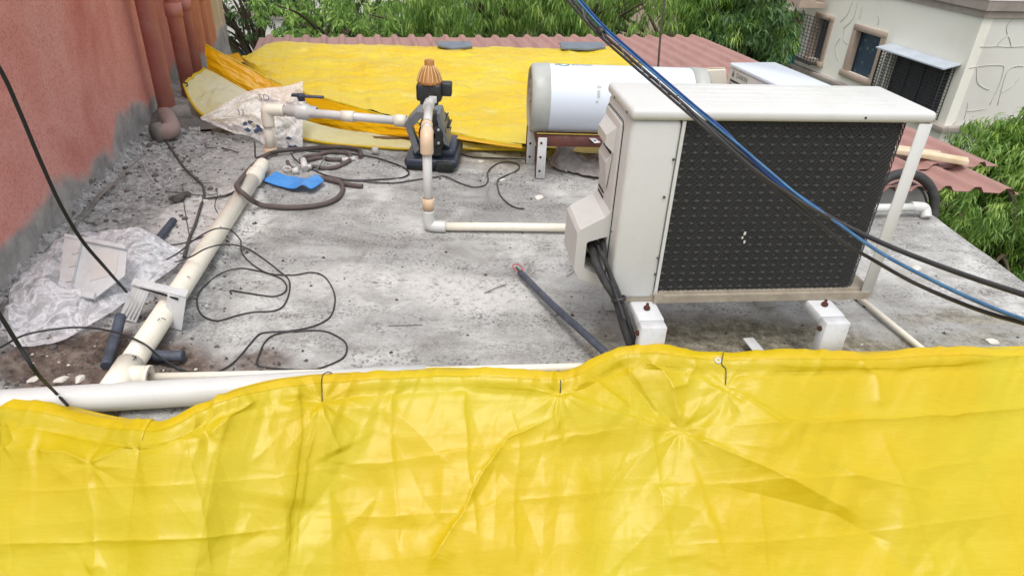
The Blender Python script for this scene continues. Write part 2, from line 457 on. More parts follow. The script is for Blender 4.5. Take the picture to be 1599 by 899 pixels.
col = t.mix(grit, col, gcol)
lcol = t.ramp(t.noise(30, 6, 0.75), [(0.34, srgb(120, 117, 114)), (0.44, srgb(198, 196, 192)), (0.7, srgb(226, 224, 220))])
col = t.mix(lime, col, lcol)
mcol = t.ramp(t.noise(22, 7, 0.8), [(0.36, srgb(88, 84, 70)), (0.50, srgb(136, 130, 114)), (0.64, srgb(176, 170, 156))])
col = t.mix(moss, col, mcol)
scol = t.ramp(t.noise(18, 7, 0.75), [(0.32, srgb(56, 46, 42)), (0.5, srgb(106, 92, 84)), (0.7, srgb(150, 140, 130))])
col = t.mix(soil, col, scol)
pit = t.ramp(t.noise(75, 3, 0.55), [(0.55, 0.0), (0.60, 1.0)])
pmk = t.ramp(t.noise(4.0, 6, 0.7, scale3=(0.7, 1.8, 1), dist=0.6), [(0.47, 0.0), (0.60, 1.0)])
col = t.mix(t.math('MULTIPLY', t.math('MULTIPLY', pit, pmk), 0.62), col, srgb(78, 75, 72))
cr = t.n('ShaderNodeTexVoronoi'); cr.feature = 'DISTANCE_TO_EDGE'; cr.inputs['Scale'].default_value = 0.6
dv = t.n('ShaderNodeMapping'); t.l(t.co, dv.inputs[0])
wob = t.mix(0.12, dv.outputs[0], t.noise(6, 3)); t.l(wob, cr.inputs['Vector'])
crk = t.ramp(cr.outputs[0], [(0.0, 1.0), (0.006, 0.0)])
col = t.mix(t.math('MULTIPLY', t.math('MULTIPLY', crk, t.ramp(t.noise(1.1, 3), [(0.5, 0.0), (0.6, 1.0)])), 0.4), col, srgb(80, 76, 72))
n1 = t.bump(t.noise(130, 4, 0.7), 0.8, 0.005)
n2 = t.bump(t.noise(28, 5, 0.7), 0.7, 0.010, n1)
t.set(color=col, rough=0.9, spec=0.25, nrm=n2); M['concrete'] = t.m

# stucco wall
t = NT('red_stucco')
gm, st = t.attr('grey'), t.attr('brown')
base = t.ramp(t.noise(1.3, 5, 0.6, dist=0.3), [(0.3, srgb(210, 136, 123)), (0.5, srgb(221, 156, 144)), (0.7, srgb(198, 117, 105))])
base = t.mix(t.math('MULTIPLY', t.ramp(t.noise(5, 6, 0.7, scale3=(1, 1, 0.35)), [(0.45, 0.0), (0.7, 1.0)]), 0.45), base, srgb(224, 172, 162))
base = t.mix(t.math('MULTIPLY', t.ramp(t.noise(90, 4, 0.7), [(0.5, 0.0), (0.65, 1.0)]), 0.55), base, srgb(160, 86, 78))
grey = t.ramp(t.noise(7, 6, 0.7), [(0.3, srgb(132, 130, 128)), (0.6, srgb(172, 169, 165))])
brown = t.ramp(t.noise(3, 6, 0.7, scale3=(4, 4, 0.5)), [(0.3, srgb(166, 104, 78)), (0.55, srgb(196, 134, 104)), (0.7, srgb(150, 86, 68))])
col = t.mix(st, base, brown)
pale = t.attr('pale')
col = t.mix(pale, col, t.ramp(t.noise(4, 6, 0.7, scale3=(3, 3, 0.4)), [(0.3, srgb(170, 150, 120)), (0.6, srgb(206, 190, 162))]))
col = t.mix(gm, col, grey)
n1 = t.bump(t.noise(110, 4, 0.7), 0.75, 0.006)
n2 = t.bump(t.noise(9, 4, 0.6), 0.3, 0.02, n1)
t.set(color=col, rough=0.92, spec=0.2, nrm=n2); M['stucco'] = t.m

# corrugated roofing
t = NT('red_roofing_paint')
col = t.ramp(t.noise(2.0, 6, 0.65, scale3=(2.5, 0.6, 1)), [(0.3, srgb(150, 110, 102)), (0.5, srgb(164, 124, 116)), (0.72, srgb(138, 104, 95))])
col = t.mix(t.math('MULTIPLY', t.ramp(t.noise(14, 7, 0.8), [(0.5, 0.0), (0.7, 1.0)]), 0.4), col, srgb(146, 128, 118))
t.set(color=col, rough=0.6, nrm=t.bump(t.noise(40, 3), 0.1, 0.003)); M['roof'] = t.m

# coil behind the guard
t = NT('condenser_fins')
w = t.n('ShaderNodeTexWave'); w.wave_type = 'BANDS'; w.bands_direction = 'X'; w.inputs['Scale'].default_value = 120
t.l(t.co, w.inputs[0])
t.set(color=t.mix(w.outputs['Fac'], (0.028, 0.028, 0.028, 1), (0.06, 0.06, 0.058, 1)), rough=0.6); M['coil'] = t.m
M['tubes'] = paint('coil_bends', (0.055, 0.055, 0.054, 1), (0.085, 0.085, 0.083, 1), 0.95, 9, spec=0.1)
M['mesh'] = paint('black_guard_net', (0.022, 0.023, 0.025, 1), (0.04, 0.04, 0.042, 1), 0.4, 40)
M['ground'] = paint('earth_and_weeds', (0.10, 0.11, 0.06, 1), (0.16, 0.13, 0.09, 1), 0.95, 0.6, 0.5, 3)

# ------------------------------------------------------------------ shared layout
TE_PX = [(-260, 600), (-120, 610), (0, 620), (60, 628), (110, 636), (150, 645), (200, 655), (245, 661), (275, 659), (300, 646), (330, 627), (370, 608),
         (420, 595), (470, 588), (505, 585), (600, 580), (680, 575), (750, 577), (800, 580), (860, 582), (900, 575), (930, 559), (965, 546),
         (990, 543), (1040, 547), (1130, 553), (1200, 554), (1300, 552), (1400, 549), (1500, 545), (1599, 541), (1720, 536), (1850, 530)]
def tz(px):
    return float(np.interp(px, [0, 250, 300, 360, 450, 560, 880, 980, 1900], [0.060, 0.060, 0.095, 0.135, 0.125, 0.09, 0.09, 0.125, 0.125]))
TE = np.array([G(px, py, tz(px)) for px, py in spline(TE_PX, 6)])
near_y = lambda x: np.interp(x, TE[:, 0], TE[:, 1])
WALL_A = np.array([-1.865, 2.068]); WALL_D = np.array([-0.474, 2.214]); WALL_D /= np.linalg.norm(WALL_D)
WALL_N = np.array([WALL_D[1], -WALL_D[0]])               # towards the slab
wall_x = lambda y: -1.421 - 0.2145 * y

def big_grid(name, V, mat, smooth=True, flip=False, parent=None):
    nu, nv = V.shape[:2]
    me = bpy.data.meshes.new(name)
    i, j = np.meshgrid(np.arange(nu - 1), np.arange(nv - 1), indexing='ij')
    a = (i * nv + j).ravel(); b = a + nv; c = b + 1; d = a + 1
    q = np.stack([a, d, c, b] if flip else [a, b, c, d], 1).astype(np.int32)
    me.vertices.add(nu * nv); me.vertices.foreach_set('co', V.reshape(-1).astype(np.float32))
    me.loops.add(q.size); me.loops.foreach_set('vertex_index', q.ravel())
    me.polygons.add(len(q)); me.polygons.foreach_set('loop_start', np.arange(0, q.size, 4, dtype=np.int32))
    me.polygons.foreach_set('use_smooth', np.full(len(q), smooth))
    me.materials.append(mat); me.update(calc_edges=True); me.validate()
    o = bpy.data.objects.new(name, me); S.collection.objects.link(o)
    if parent is not None: o.parent = parent
    return o

# ------------------------------------------------------------------ ground and slab
g = MB().add([(-200, -60, -7), (200, -60, -7), (200, 260, -7), (-200, 260, -7)], [(0, 1, 2, 3)]).build('ground', M['ground'])
tag(g, 'earth and weeds far below the roof', kind='structure')

nu, nv = 520, 300
U_, V_ = np.meshgrid(np.linspace(0, 1, nu), np.linspace(0, 1, nv), indexing='ij')
X = np.zeros_like(U_); Y = np.zeros_like(U_)
for _ in range(3):
    XR = 2.19 + (3.39 - Y) * 0.06
    X = -2.85 + (XR + 2.85) * U_
    yn = near_y(X) - 0.10; yf = 4.14 - 0.66 * np.clip((X - 1.74) / 0.10, 0, 1) - np.maximum(0, X - 1.84) * 0.2 + np.maximum(0, -X - 2.0) * 2.6
    Y = yn + (yf - yn) * V_
d_wall = X - wall_x(Y)
n1 = fbm(X * 2.2, Y * 2.2, 3, 5); n2 = fbm(X * 7, Y * 7, 9, 4)
soil = ss(0.35, 0.75, np.exp(-(((X + 1.32) / 0.46) ** 2 + ((Y - 1.76) / 0.22) ** 2)) + 0.5 * n1 + 0.15 * n2)
soil = np.maximum(soil, 0.85 * ss(0.5, 0.9, np.exp(-(((X + 0.80) / 0.20) ** 2 + ((Y - 1.82) / 0.12) ** 2)) + 0.5 * n2))
lime = ss(0.45, 0.8, np.exp(-(((X + 1.42 + 0.1 * (Y - 3)) / 0.28) ** 2 + ((Y - 2.95) / 0.45) ** 2)) + 0.5 * n1 + 0.25 * n2)
lime = np.maximum(lime, 0.7 * ss(0.5, 0.85, np.exp(-(((X + 0.3) / 0.7) ** 2 + ((Y - 2.35) / 0.22) ** 2)) + 0.6 * n1 + 0.2 * n2)) * ss(1.9, 1.5, X)
pipe_d = np.abs((X + 1.187) * 0.995 + (Y - 1.64) * 0.101 - 0.05)
grit = np.maximum(ss(0.95, 0.25, d_wall + 0.35 * n1 + 0.2 * n2 + 0.1 * np.maximum(0, 2.6 - Y)) * ss(4.3, 3.9, Y * 0.93 + 0.1 * n1),
                  0.8 * ss(0.16, 0.03, pipe_d + 0.10 * n2) * ss(4, 3.2, Y))
grit = np.maximum(grit, 0.55 * ss(3.25, 3.6, Y + 0.35 * n1) * ss(0.12, 0.32, n2 + 0.25))
moss = ss(0.38, 0.8, np.exp(-(((X - 1.05) / 0.80) ** 4 + ((Y - 1.95) / 0.36) ** 2)) + 0.45 * n1 + 0.2 * n2)
moss = np.maximum(moss, 0.75 * ss(0.0, 0.22, fbm(X * 1.6, Y * 5.5, 21, 5)) * ss(1.35, 1.75, X))
moss = np.maximum(moss, 0.7 * ss(0.5, 0.8, np.exp(-(((X - 0.36) / 0.10) ** 2 + ((Y - 2.05) / 0.2) ** 2)) + 0.4 * n2))
Z = 0.006 * n1 + 0.002 * n2 + grit * (0.026 * fbm(X * 17, Y * 17, 5, 4)) + soil * 0.022 * fbm(X * 16, Y * 16, 8, 4) \
    + 0.055 * np.exp(-np.maximum(d_wall, 0) / 0.06) * (1 + n2) + 0.012 * grit * ss(0.5, 0.1, d_wall) - 0.004
slab = big_grid('roof_slab', np.stack([X, Y, Z], -1), M['concrete'])
attr(slab, 'soil', soil.ravel()); attr(slab, 'grit', grit.ravel()); attr(slab, 'moss', moss.ravel()); attr(slab, 'lime', lime.ravel())
tag(slab, 'weathered concrete roof slab with dirt and grit', kind='structure')
def slab_z(x, y):
    i = np.argmin((X[::4, ::4] - x) ** 2 + (Y[::4, ::4] - y) ** 2)
    return float(Z[::4, ::4].ravel()[i])
# outer walls of the building under the slab
rim = np.concatenate([np.stack([X[::20, 0], Y[::20, 0]], 1), np.stack([X[-1, ::20], Y[-1, ::20]], 1), np.stack([X[::-20, -1], Y[::-20, -1]], 1), np.stack([X[0, ::-20], Y[0, ::-20]], 1)])
m = MB()
for a, b in zip(rim, np.roll(rim, -1, 0)):
    m.add([(a[0], a[1], -0.012), (b[0], b[1], -0.012), (b[0], b[1], -6.99), (a[0], a[1], -6.99)], [(0, 1, 2, 3)])
tag(m.build('building_below', M['beige']), 'plastered building wall under the roof slab', kind='structure')

# crumbs scattered over the dirt and grit
m_v = []; m_f = []
prob = (soil * 1.0 + grit * 0.6 + 0.025).ravel(); prob /= prob.sum()
idx = rng.choice(prob.size, 5200, p=prob)
for k in idx:
    x, y, z = X.ravel()[k] + rng.normal(0, .008), Y.ravel()[k] + rng.normal(0, .008), Z.ravel()[k]
    r = 0.0022 + 0.008 * rng.random() ** 4
    b = len(m_v); a = rng.random() * 6
    for q in range(4): m_v.append((x + r * math.cos(a + q * 1.57) * (0.7 + 0.6 * rng.random()), y + r * math.sin(a + q * 1.57), z - 0.001))
    m_v.append((x, y, z + r * (0.6 + 0.6 * rng.random()))); m_f += [(b, b + 1, b + 4), (b + 1, b + 2, b + 4), (b + 2, b + 3, b + 4), (b + 3, b, b + 4)]
m = MB(); m.v = m_v; m.f = m_f; m.sm = [False] * len(m_f); m.mi = [0] * len(m_f)
tag(m.build('grit', M['stone']), 'loose dark grit strewn over the concrete', 'grit', kind='stuff')
m_v = []; m_f = []
idx = rng.choice(prob.size, 420, p=prob)
for k in idx:
    x, y, z = X.ravel()[k], Y.ravel()[k], Z.ravel()[k]
    r = 0.002 + 0.005 * rng.random() ** 2
    b = len(m_v); a = rng.random() * 6
    for q in range(4): m_v.append((x + r * math.cos(a + q * 1.57) * (0.7 + 0.9 * rng.random()), y + r * math.sin(a + q * 1.57), z))
    m_v.append((x, y, z + r * 0.7)); m_f += [(b, b + 1, b + 4), (b + 1, b + 2, b + 4), (b + 2, b + 3, b + 4), (b + 3, b, b + 4)]
m = MB(); m.v = m_v; m.f = m_f; m.sm = [False] * len(m_f); m.mi = [0] * len(m_f)
tag(m.build('plaster_crumbs', M['chip']), 'pale plaster crumbs strewn over the concrete', 'crumbs', kind='stuff')

m_v = []; m_f = []
wall_p = (grit * ss(0.7, 0.15, d_wall) + 0.5 * soil).ravel(); wall_p /= wall_p.sum()
for k in rng.choice(wall_p.size, 420, p=wall_p):
    x, y, z = X.ravel()[k], Y.ravel()[k], Z.ravel()[k]
    r = 0.006 + 0.014 * rng.random() ** 2.2; b = len(m_v)
    for lv, (rr_, hh_) in enumerate(((1.0, -0.2), (0.85, 0.45))):
        for q in range(6): m_v.append((x + r * rr_ * math.cos(q * 1.047 + lv) * rng.uniform(.7, 1.2), y + r * rr_ * math.sin(q * 1.047 + lv) * rng.uniform(.7, 1.2), z + r * hh_ * rng.uniform(.8, 1.2)))
    m_v.append((x, y, z + r * 0.75))
    for q in range(6):
        n_ = (q + 1) % 6; m_f += [(b + q, b + n_, b + 6 + n_, b + 6 + q), (b + 6 + q, b + 6 + n_, b + 12)]
m = MB(); m.v = m_v; m.f = m_f; m.sm = [False] * len(m_f); m.mi = [0] * len(m_f)
tag(m.build('rubble', M['cement_dark']), 'small cement rubble heaped along the foot of the red wall', 'rubble', kind='stuff')

def lump(name, px, py, r, mat, label, cat, flat=0.6, group=None, seed=0):
    bm = bmesh.new(); bmesh.ops.create_icosphere(bm, subdivisions=2, radius=1.0)
    rr = random.Random(seed)
    axs = [Vector((rr.uniform(-1, 1), rr.uniform(-1, 1), rr.uniform(-1, 1))).normalized() for _ in range(7)]
    for v in bm.verts:
        for a in axs:
            dd = v.co.dot(a)
            if dd > 0.62: v.co -= a * (dd - 0.62)
        v.co = Vector((v.co.x * 1.25, v.co.y, v.co.z * flat)) * r
    me = bpy.data.meshes.new(name); bm.to_mesh(me); bm.free(); me.materials.append(mat)
    o = bpy.data.objects.new(name, me); S.collection.objects.link(o)
    p = G(px, py, 0); o.location = (p[0], p[1], slab_z(p[0], p[1]) + r * flat * 0.5); o.rotation_euler = (0, 0, rr.uniform(0, 6))
    return tag(o, label, cat, group)
lump('stone', 279, 316, 0.035, M['stone'], 'larger dark grey stone left of the diagonal cream pipe', 'stone', 0.8, 'loose grey stones', 1)
lump('stone', 293, 308, 0.022, M['stone'], 'small dark stone just behind the larger grey one', 'stone', 0.8, 'loose grey stones', 2)
lump('stone', 319, 316, 0.024, M['chip'], 'flat pale pebble touching the dusty black cable', 'stone', 0.4, 'loose pale pebbles', 3)
lump('stone', 842, 309, 0.022, M['chip'], 'cream pebble in front of the heater stand', 'stone', 0.5, 'loose pale pebbles', 4)
lump('stone', 280, 266, 0.015, M['chip'], 'tiny white pebble near the foot of the red downpipe', 'stone', 0.5, 'loose pale pebbles', 5)
lump('stone', 1428, 424, 0.028, M['chip'], 'white plaster lump right of the big outdoor unit', 'stone', 0.7, 'loose pale pebbles', 6)
lump('stone', 1550, 533, 0.022, M['chip'], 'flat white flake on the slab at the far right', 'stone', 0.3, 'loose pale pebbles', 7)
lump('stone', 97, 596, 0.020, M['chip'], 'white plaster flake in the soil above the big white pipe', 'stone', 0.4, 'loose pale pebbles', 8)
lump('stone', 124, 592, 0.018, M['chip'], 'second white flake in the soil, right of the first', 'stone', 0.4, 'loose pale pebbles', 9)
lump('stone', 50, 590, 0.017, M['chip'], 'pale flake in the soil near the left frame edge', 'stone', 0.4, 'loose pale pebbles', 10)
lump('stone', 785, 282, 0.018, M['chip'], 'flat white flake beside the curled black cable end', 'stone', 0.35, 'loose pale pebbles', 11)
lump('stone', 752, 252, 0.018, M['chip'], 'pale chip behind the pump, beside the tarpaulin edge', 'stone', 0.4, 'loose pale pebbles', 12)

# ------------------------------------------------------------------ red stuccoed wall with downpipes
WL = 5.0; S0 = -0.7
ns, nz = 360, 200
Sg, Zg = np.meshgrid(np.linspace(S0, S0 + WL, ns), np.linspace(-0.05, 3.2, nz) , indexing='ij')
Zg = -0.05 + (Zg + 0.05) ** 1.25 / 3.25 ** 0.25
def wall_sz(px, py):
    p = PLN(px, py, [WALL_A[0], WALL_A[1], 0], np.array([WALL_N[0], WALL_N[1], 0]))
    return np.dot(p[:2] - WALL_A, WALL_D), p[2]
bd = [wall_sz(*q) for q in [(0, 392), (40, 362), (85, 318), (125, 283), (160, 262), (178, 240), (186, 200), (210, 176), (232, 172), (250, 150)]]
bs = [b[0] for b in bd] + [WL + S0]; bz = [b[1] for b in bd] + [0.22]
hb = np.interp(Sg, bs, bz)
nb = fbm(Sg * 4, Zg * 4, 31, 5)
grey = ss(0.03, -0.03, Zg - hb - 0.03 - 0.09 * nb)
Yw = WALL_A[1] + Sg * WALL_D[1]
brown = ss(5.2, 5.3, Yw) * 1.0; pale = ss(5.78, 5.83, Yw)
off = 0.006 * fbm(Sg * 3, Zg * 3, 2, 4) + 0.008 * grey * (0.5 + fbm(Sg * 14, Zg * 14, 12, 4)) + 0.02 * ss(0.1, -0.05, Zg)
off = off - 0.05 * ss(4.38, 4.42, Yw) * ss(5.2, 5.16, Yw) + 0.14 * ss(5.30, 5.33, Yw)
WX = WALL_A[0] + Sg * WALL_D[0] + off * WALL_N[0]; WY = WALL_A[1] + Sg * WALL_D[1] + off * WALL_N[1]
wall = thing('stucco_wall', 'red stuccoed house wall with grey cement patches along its foot', 'wall', (0, 0, 0))
wm = big_grid('wall_face', np.stack([WX, WY, Zg], -1), M['stucco'], flip=True, parent=wall)
attr(wm, 'grey', grey.ravel()); attr(wm, 'brown', brown.ravel()); attr(wm, 'pale', pale.ravel())
e0 = WALL_A + WALL_D * (S0 + WL) + WALL_N * 0.14; e1 = WALL_A + WALL_D * S0; bk = -WALL_N * 0.6
m = MB().add([(e0[0], e0[1], -6.99), (e0[0] + bk[0], e0[1] + bk[1], -6.99), (e0[0] + bk[0], e0[1] + bk[1], 3.2), (e0[0], e0[1], 3.2),
              (e1[0] + bk[0], e1[1] + bk[1], -6.99), (e1[0] + bk[0], e1[1] + bk[1], 3.2), (e1[0], e1[1], 3.2), (e1[0], e1[1], -6.99)],
             [(0, 1, 2, 3), (1, 4, 5, 2), (4, 7, 6, 5), (3, 2, 5, 6)])
m.build('wall_back', M['beige'], wall)

def downpipe(px_top, offw, r, zb, label):
    v = ray(px_top, 0); k = v[0] / v[1]
    y = (-1.421 + offw * 1.02) / (k + 0.2145); x = k * y
    t = thing('downpipe', label, 'downpipe', (x, y, zb), 0, 'red downpipes on the stuccoed wall')
    MB().cyl((0, 0, 0), (0, 0, 3.1 - zb), r, 20).build('pipe', M['downpipe'], t)
    MB().lathe((0, 0, 0.85), (0, 0, 1), [(0, r), (0, r + 0.006), (0.09, r + 0.006), (0.09, r)], 20).build('coupling', M['downpipe'], t)
    m = MB().box2((-0.1, -0.012, 1.55), (0.0, 0.012, 1.575)); m.lathe((0, 0, 1.55), (0, 0, 1), [(0, r + .001), (0, r + 0.005), (0.025, r + 0.005), (0.025, r + .001)], 20)
    m.build('clamp', M['downpipe'], t)
    return x, y
x1, y1 = downpipe(225, 0.10, 0.052, 0.02, 'nearest and thickest looking red downpipe, ending in a grey cement footing')
downpipe(268, 0.10, 0.05, -0.3, 'second red downpipe from the left, behind the nearest one')
downpipe(286, 0.11, 0.043, -0.3, 'third red downpipe, slimmer, between two others')
downpipe(306, 0.11, 0.052, -0.3, 'farthest red downpipe, next to the orange brown wall end')
t = thing('drain_elbow', 'dusty pink drain branch at the foot of the nearest downpipe', 'pipe fitting', (x1, y1, 0))
m = MB(); q = G(246, 208, 0.055)
m.tube(spline([(0, 0, 0.12), (0.0, -0.03, 0.075), (q[0] - x1 + 0.06, q[1] - y1 + 0.06, 0.06), (q[0] - x1, q[1] - y1, 0.055)], 5), 0.05, 18)
m.build('elbow', M['dusty_pink'], t)
MB().lathe((q[0] - x1, q[1] - y1, 0.055), (-0.6, -0.8, 0), [(-0.03, 0.05), (-0.03, 0.058), (0.02, 0.058), (0.022, 0.0)], 20).build('end_cap', M['cement'], t)
m = MB(); a = G(262, 180, 0.07); b = G(296, 176, 0.07)
o = m.tube([a, b], 0.05, 18).build('drain_stub', M['cement']); tag(o, 'grey cement coated pipe stub behind the nearest downpipe', 'pipe fitting')
# cement footing
bm_ = MB(); nn = 40
a_, r_ = np.meshgrid(np.linspace(0, 2 * math.pi, nn), np.linspace(0, 1, 12), indexing='ij')
rad = 0.05 + 0.22 * r_ * (1 + 0.25 * np.sin(a_ * 3) + 0.1 * np.sin(a_ * 7))
hh = 0.11 * (1 - r_) ** 1.6 - 0.012 + 0.008 * fbm(rad * np.cos(a_) * 40, rad * np.sin(a_) * 40, 3)
bm_.grid(np.stack([x1 + rad * np.cos(a_), y1 - 0.02 + rad * np.sin(a_), hh], -1), flip=True)
tag(bm_.build('cement_footing', M['cement_dark']), 'rough grey cement mound round the downpipe foot', 'footing')

# ------------------------------------------------------------------ corrugated shed roof beyond the slab
RD = np.array([-0.2432, 0.970]); RX = np.array([0.970, 0.2432])          # rib direction (away), across
RO = G(1560, 258, 0.05)[:2]                                              # right end of the upper row
PITCH = 0.17
def corr(a, h=0.030):
    q = (a / PITCH) % 1.0
    return h * (ss(0.0, 0.16, q) - ss(0.34, 0.5, q))
def sheet_mesh(a0, a1, b0, b1, z0, name, parent, edge=None):
    n = int((a1 - a0) / PITCH * 14)
    aa = np.linspace(a0, a1, n); bb = np.linspace(0, 1, 14)
    A, B = np.meshgrid(aa, bb, indexing='ij')
    lo = np.full_like(A, b0) if edge is None else edge(A)
    Bv = lo + (b1 - lo) * B
    x = RO[0] + RX[0] * A + RD[0] * Bv; y = RO[1] + RX[1] * A + RD[1] * Bv
    z = z0 + corr(A) + 0.004 * fbm(A * 3, Bv * 2, 7)
    V = np.stack([x, y, z], -1); V2 = V.copy(); V2[..., 2] -= 0.003
    m = MB(); m.grid(V); m.grid(V2, flip=True)
    return m.build(name, M['roof'], parent)
roof = thing('shed_roof', 'faded red corrugated shed roof beyond the slab, partly under the yellow tarpaulin', 'roof')
def near_b(A):
    # stop the sheets where the slab begins
    b = np.zeros_like(A)
    for it in range(A.shape[0]):
        a = A[it, 0]; bb = -0.02
        xx = RO[0] + RX[0] * a
        ylim = (4.66 if xx < 0.5 else 4.15) if xx < 1.75 else 4.10 - (xx - 1.75) * 1.4
        b[it, :] = max(0.0 if a > -1.2 else -0.1, (ylim - RO[1] - RX[1] * a) / RD[1])
    return b
a_edges = [0.0, -0.93, -1.95, -2.97, -3.99, -4.62]
for k in range(5):
    sheet_mesh(a_edges[k + 1] - 0.02, a_edges[k], 0, 4.0, 0.045 + 0.004 * (k % 2), 'roofing_sheet', roof, edge=near_b)
def low_b(A): return -0.42 - 0.05 * np.sin(A * 3) + np.maximum(0, -A - 0.25) * 0.20
o = sheet_mesh(-1.02, -0.23, 0, 0.6, 0.032, 'roofing_sheet', roof, edge=low_b)
# purlins under the roof
m = MB()
for b in (1.6, 2.9, 3.8):
    c = RO + RX * -2.3 + RD * b
    m.box((c[0], c[1], 0.0), (4.5, 0.05, 0.06), rz=math.atan2(RX[1], RX[0]))
m.build('purlins', M['wood_brown'], roof)
m = MB()
for (a, b) in ((-0.15, 3.7), (-4.4, 3.8)):
    c = RO + RX * a + RD * b; m.cyl((c[0], c[1], -7), (c[0], c[1], -0.03), 0.04, 10)
m.build('posts', M['stand_brown'], roof)
o = MB().box((-0.45, 4.115, 0.004), (2.0, 0.04, 0.04), rz=0.03).build('timber_batten', M['wood_brown']); tag(o, 'brown timber batten under the near hem of the yellow cover', 'batten')

# plank lying on the lower sheet
a = G(1385, 232, 0.10); b = G(1512, 253, 0.10); c = (a + b) / 2; L = np.linalg.norm(b - a)
o = MB().box((0, 0, 0), (L, 0.085, 0.028), bev=0.002).build('timber_plank', M['plank']); o.location = c; o.rotation_euler = (0, 0.0, math.atan2(b[1] - a[1], b[0] - a[0]))
tag(o, 'pale timber plank lying across the pink roofing sheets', 'plank')
o = MB().box((0, 0, 0), (L * 0.8, 0.03, 0.02), bev=0.002).build('timber_batten', M['plank']); o.location = c + np.array([-0.06, 0.10, 0.0]); o.rotation_euler = (0, 0, math.atan2(b[1] - a[1], b[0] - a[0]) + 0.10)
tag(o, 'thin pale batten lying behind the timber plank', 'batten')

# ------------------------------------------------------------------ yellow tarpaulin on the shed roof
def loft(top, bot, nu, nv, n_spl=6):
    def rs(P):
        P = spline(P, n_spl); d = np.r_[0, np.cumsum(np.linalg.norm(np.diff(P, axis=0), axis=1))]
        u = np.linspace(0, d[-1], nu)
        return np.stack([np.interp(u, d, P[:, k]) for k in range(3)], 1)
    T, B = rs(top), rs(bot); w = np.linspace(0, 1, nv)[None, :, None]
    return T[:, None, :] * (1 - w) + B[:, None, :] * w
def thick(V, name, mat, parent=None, th=0.002, flip=False):
    o = big_grid(name, V, mat, flip=flip, parent=parent)
    return o
cover = thing('yellow_cover', 'crinkled yellow tarpaulin spread over the corrugated shed roof', 'tarpaulin')
RZ = 0.095
top = [G(*p, RZ) for p in [(379, 98), (398, 84), (425, 68), (470, 68), (520, 72), (600, 71), (700, 76), (800, 75), (880, 77), (962, 73)]]
bot = [G(*p, RZ) for p in [(381, 100), (430, 130), (480, 147), (540, 163), (620, 186), (700, 206), (760, 219), (815, 227), (980, 245), (1150, 235)]]
V = loft(top, bot, 420, 220)
a_ = (V[..., 0] - RO[0]) * RX[0] + (V[..., 1] - RO[1]) * RX[1]; b_ = (V[..., 0] - RO[0]) * RD[0] + (V[..., 1] - RO[1]) * RD[1]
w1 = 1 - np.abs(fbm(a_ * 1.6, b_ * 5.0, 41, 5)) * 2
w2 = 1 - np.abs(fbm(a_ * 5, b_ * 9, 47, 4)) * 2
V[..., 2] += 0.13 * corr(a_) + 0.018 * fbm(a_ * 2, b_ * 2, 43, 3) + (0.024 * w1 + 0.010 * w2 + 0.045 * tri(a_ * 2.2, b_ * 4.2, 81) + 0.018 * tri(a_ * 7, b_ * 11, 83)) * np.minimum(1, 7 * np.minimum(np.linspace(0, 1, V.shape[1])[None, :], 1 - np.linspace(0, 1, V.shape[1])[None, :])) + 0.006
for k in range(0, 6): V[..., 2] += 0.006 * np.exp(-np.abs(b_ - 0.55 - 0.62 * k) / 0.02)
for k in range(0, 7): V[..., 2] += 0.006 * np.exp(-np.abs(a_ + 0.6 + 0.62 * k) / 0.02)
big_grid('sheet', V, M['tarp_far'], parent=cover, flip=True)
# fold with its shade painted amber, hanging along the near edge and rising to the left
tp = [(321, 70), (345, 84), (400, 113), (430, 130), (480, 148), (540, 164), (620, 187), (700, 207), (760, 220), (816, 228)]
bp = [(327, 113), (348, 122), (398, 150), (425, 165), (470, 186), (530, 203), (620, 212), (700, 215), (760, 224), (816, 231)]
yt = [4.95, 4.9, 4.85, 4.83, 4.80] + [None] * 5
top = []; bot = []
for (p, q, y) in zip(tp, bp, yt):
    w = G(*p, RZ + 0.012) if y is None else Q(*p, min(y, G(*p, RZ)[1]))
    top.append(w); bot.append(Q(*q, w[1] - 0.09))
V = loft(top, bot, 260, 40)
s_ = np.linspace(0, 1, 260)[:, None]; v_ = np.linspace(0, 1, 40)[None, :]
V[..., 1] -= 0.05 * np.sin(np.pi * v_) * (0.5 + 0.5 * fbm(s_ * 9 + v_, v_ * 2 + s_, 3)) + 0.012 * (1 - 2 * np.abs(fbm(s_ * 14, v_ * 3 + 0 * s_, 8, 4)))
big_grid('fold', V, M['tarp_fold'], parent=cover, flip=True)
m = MB().tube(spline(top, 6), 0.007, 6); m.build('rope_hem', M['tarp_hem'], cover)
# turned-up pale underside along the slab
tp = [(470, 186), (530, 202), (620, 211), (700, 214), (760, 223), (818, 230)]
bp = [(474, 218), (520, 226), (600, 232), (645, 234), (740, 234), (822, 236)]
top = [Q(*p, 4.24) for p in tp]; bot = [G(*p, 0.012) for p in bp]
V = loft(top, bot, 160, 24)
u_ = np.linspace(0, 1, 160)[:, None]; v_ = np.linspace(0, 1, 24)[None, :]
V[..., 2] += 0.016 * np.sin(np.pi * v_) + 0.012 * fbm(u_ * 14, v_ * 3, 5, 4) * np.sin(np.pi * v_)
big_grid('turned_underside', V, M['tarp_back'], parent=cover, flip=True)
MB().tube(spline(bot, 8) + np.array([0, -0.004, 0.004]), 0.008, 6).build('rope_hem', M['tarp_hem'], cover)
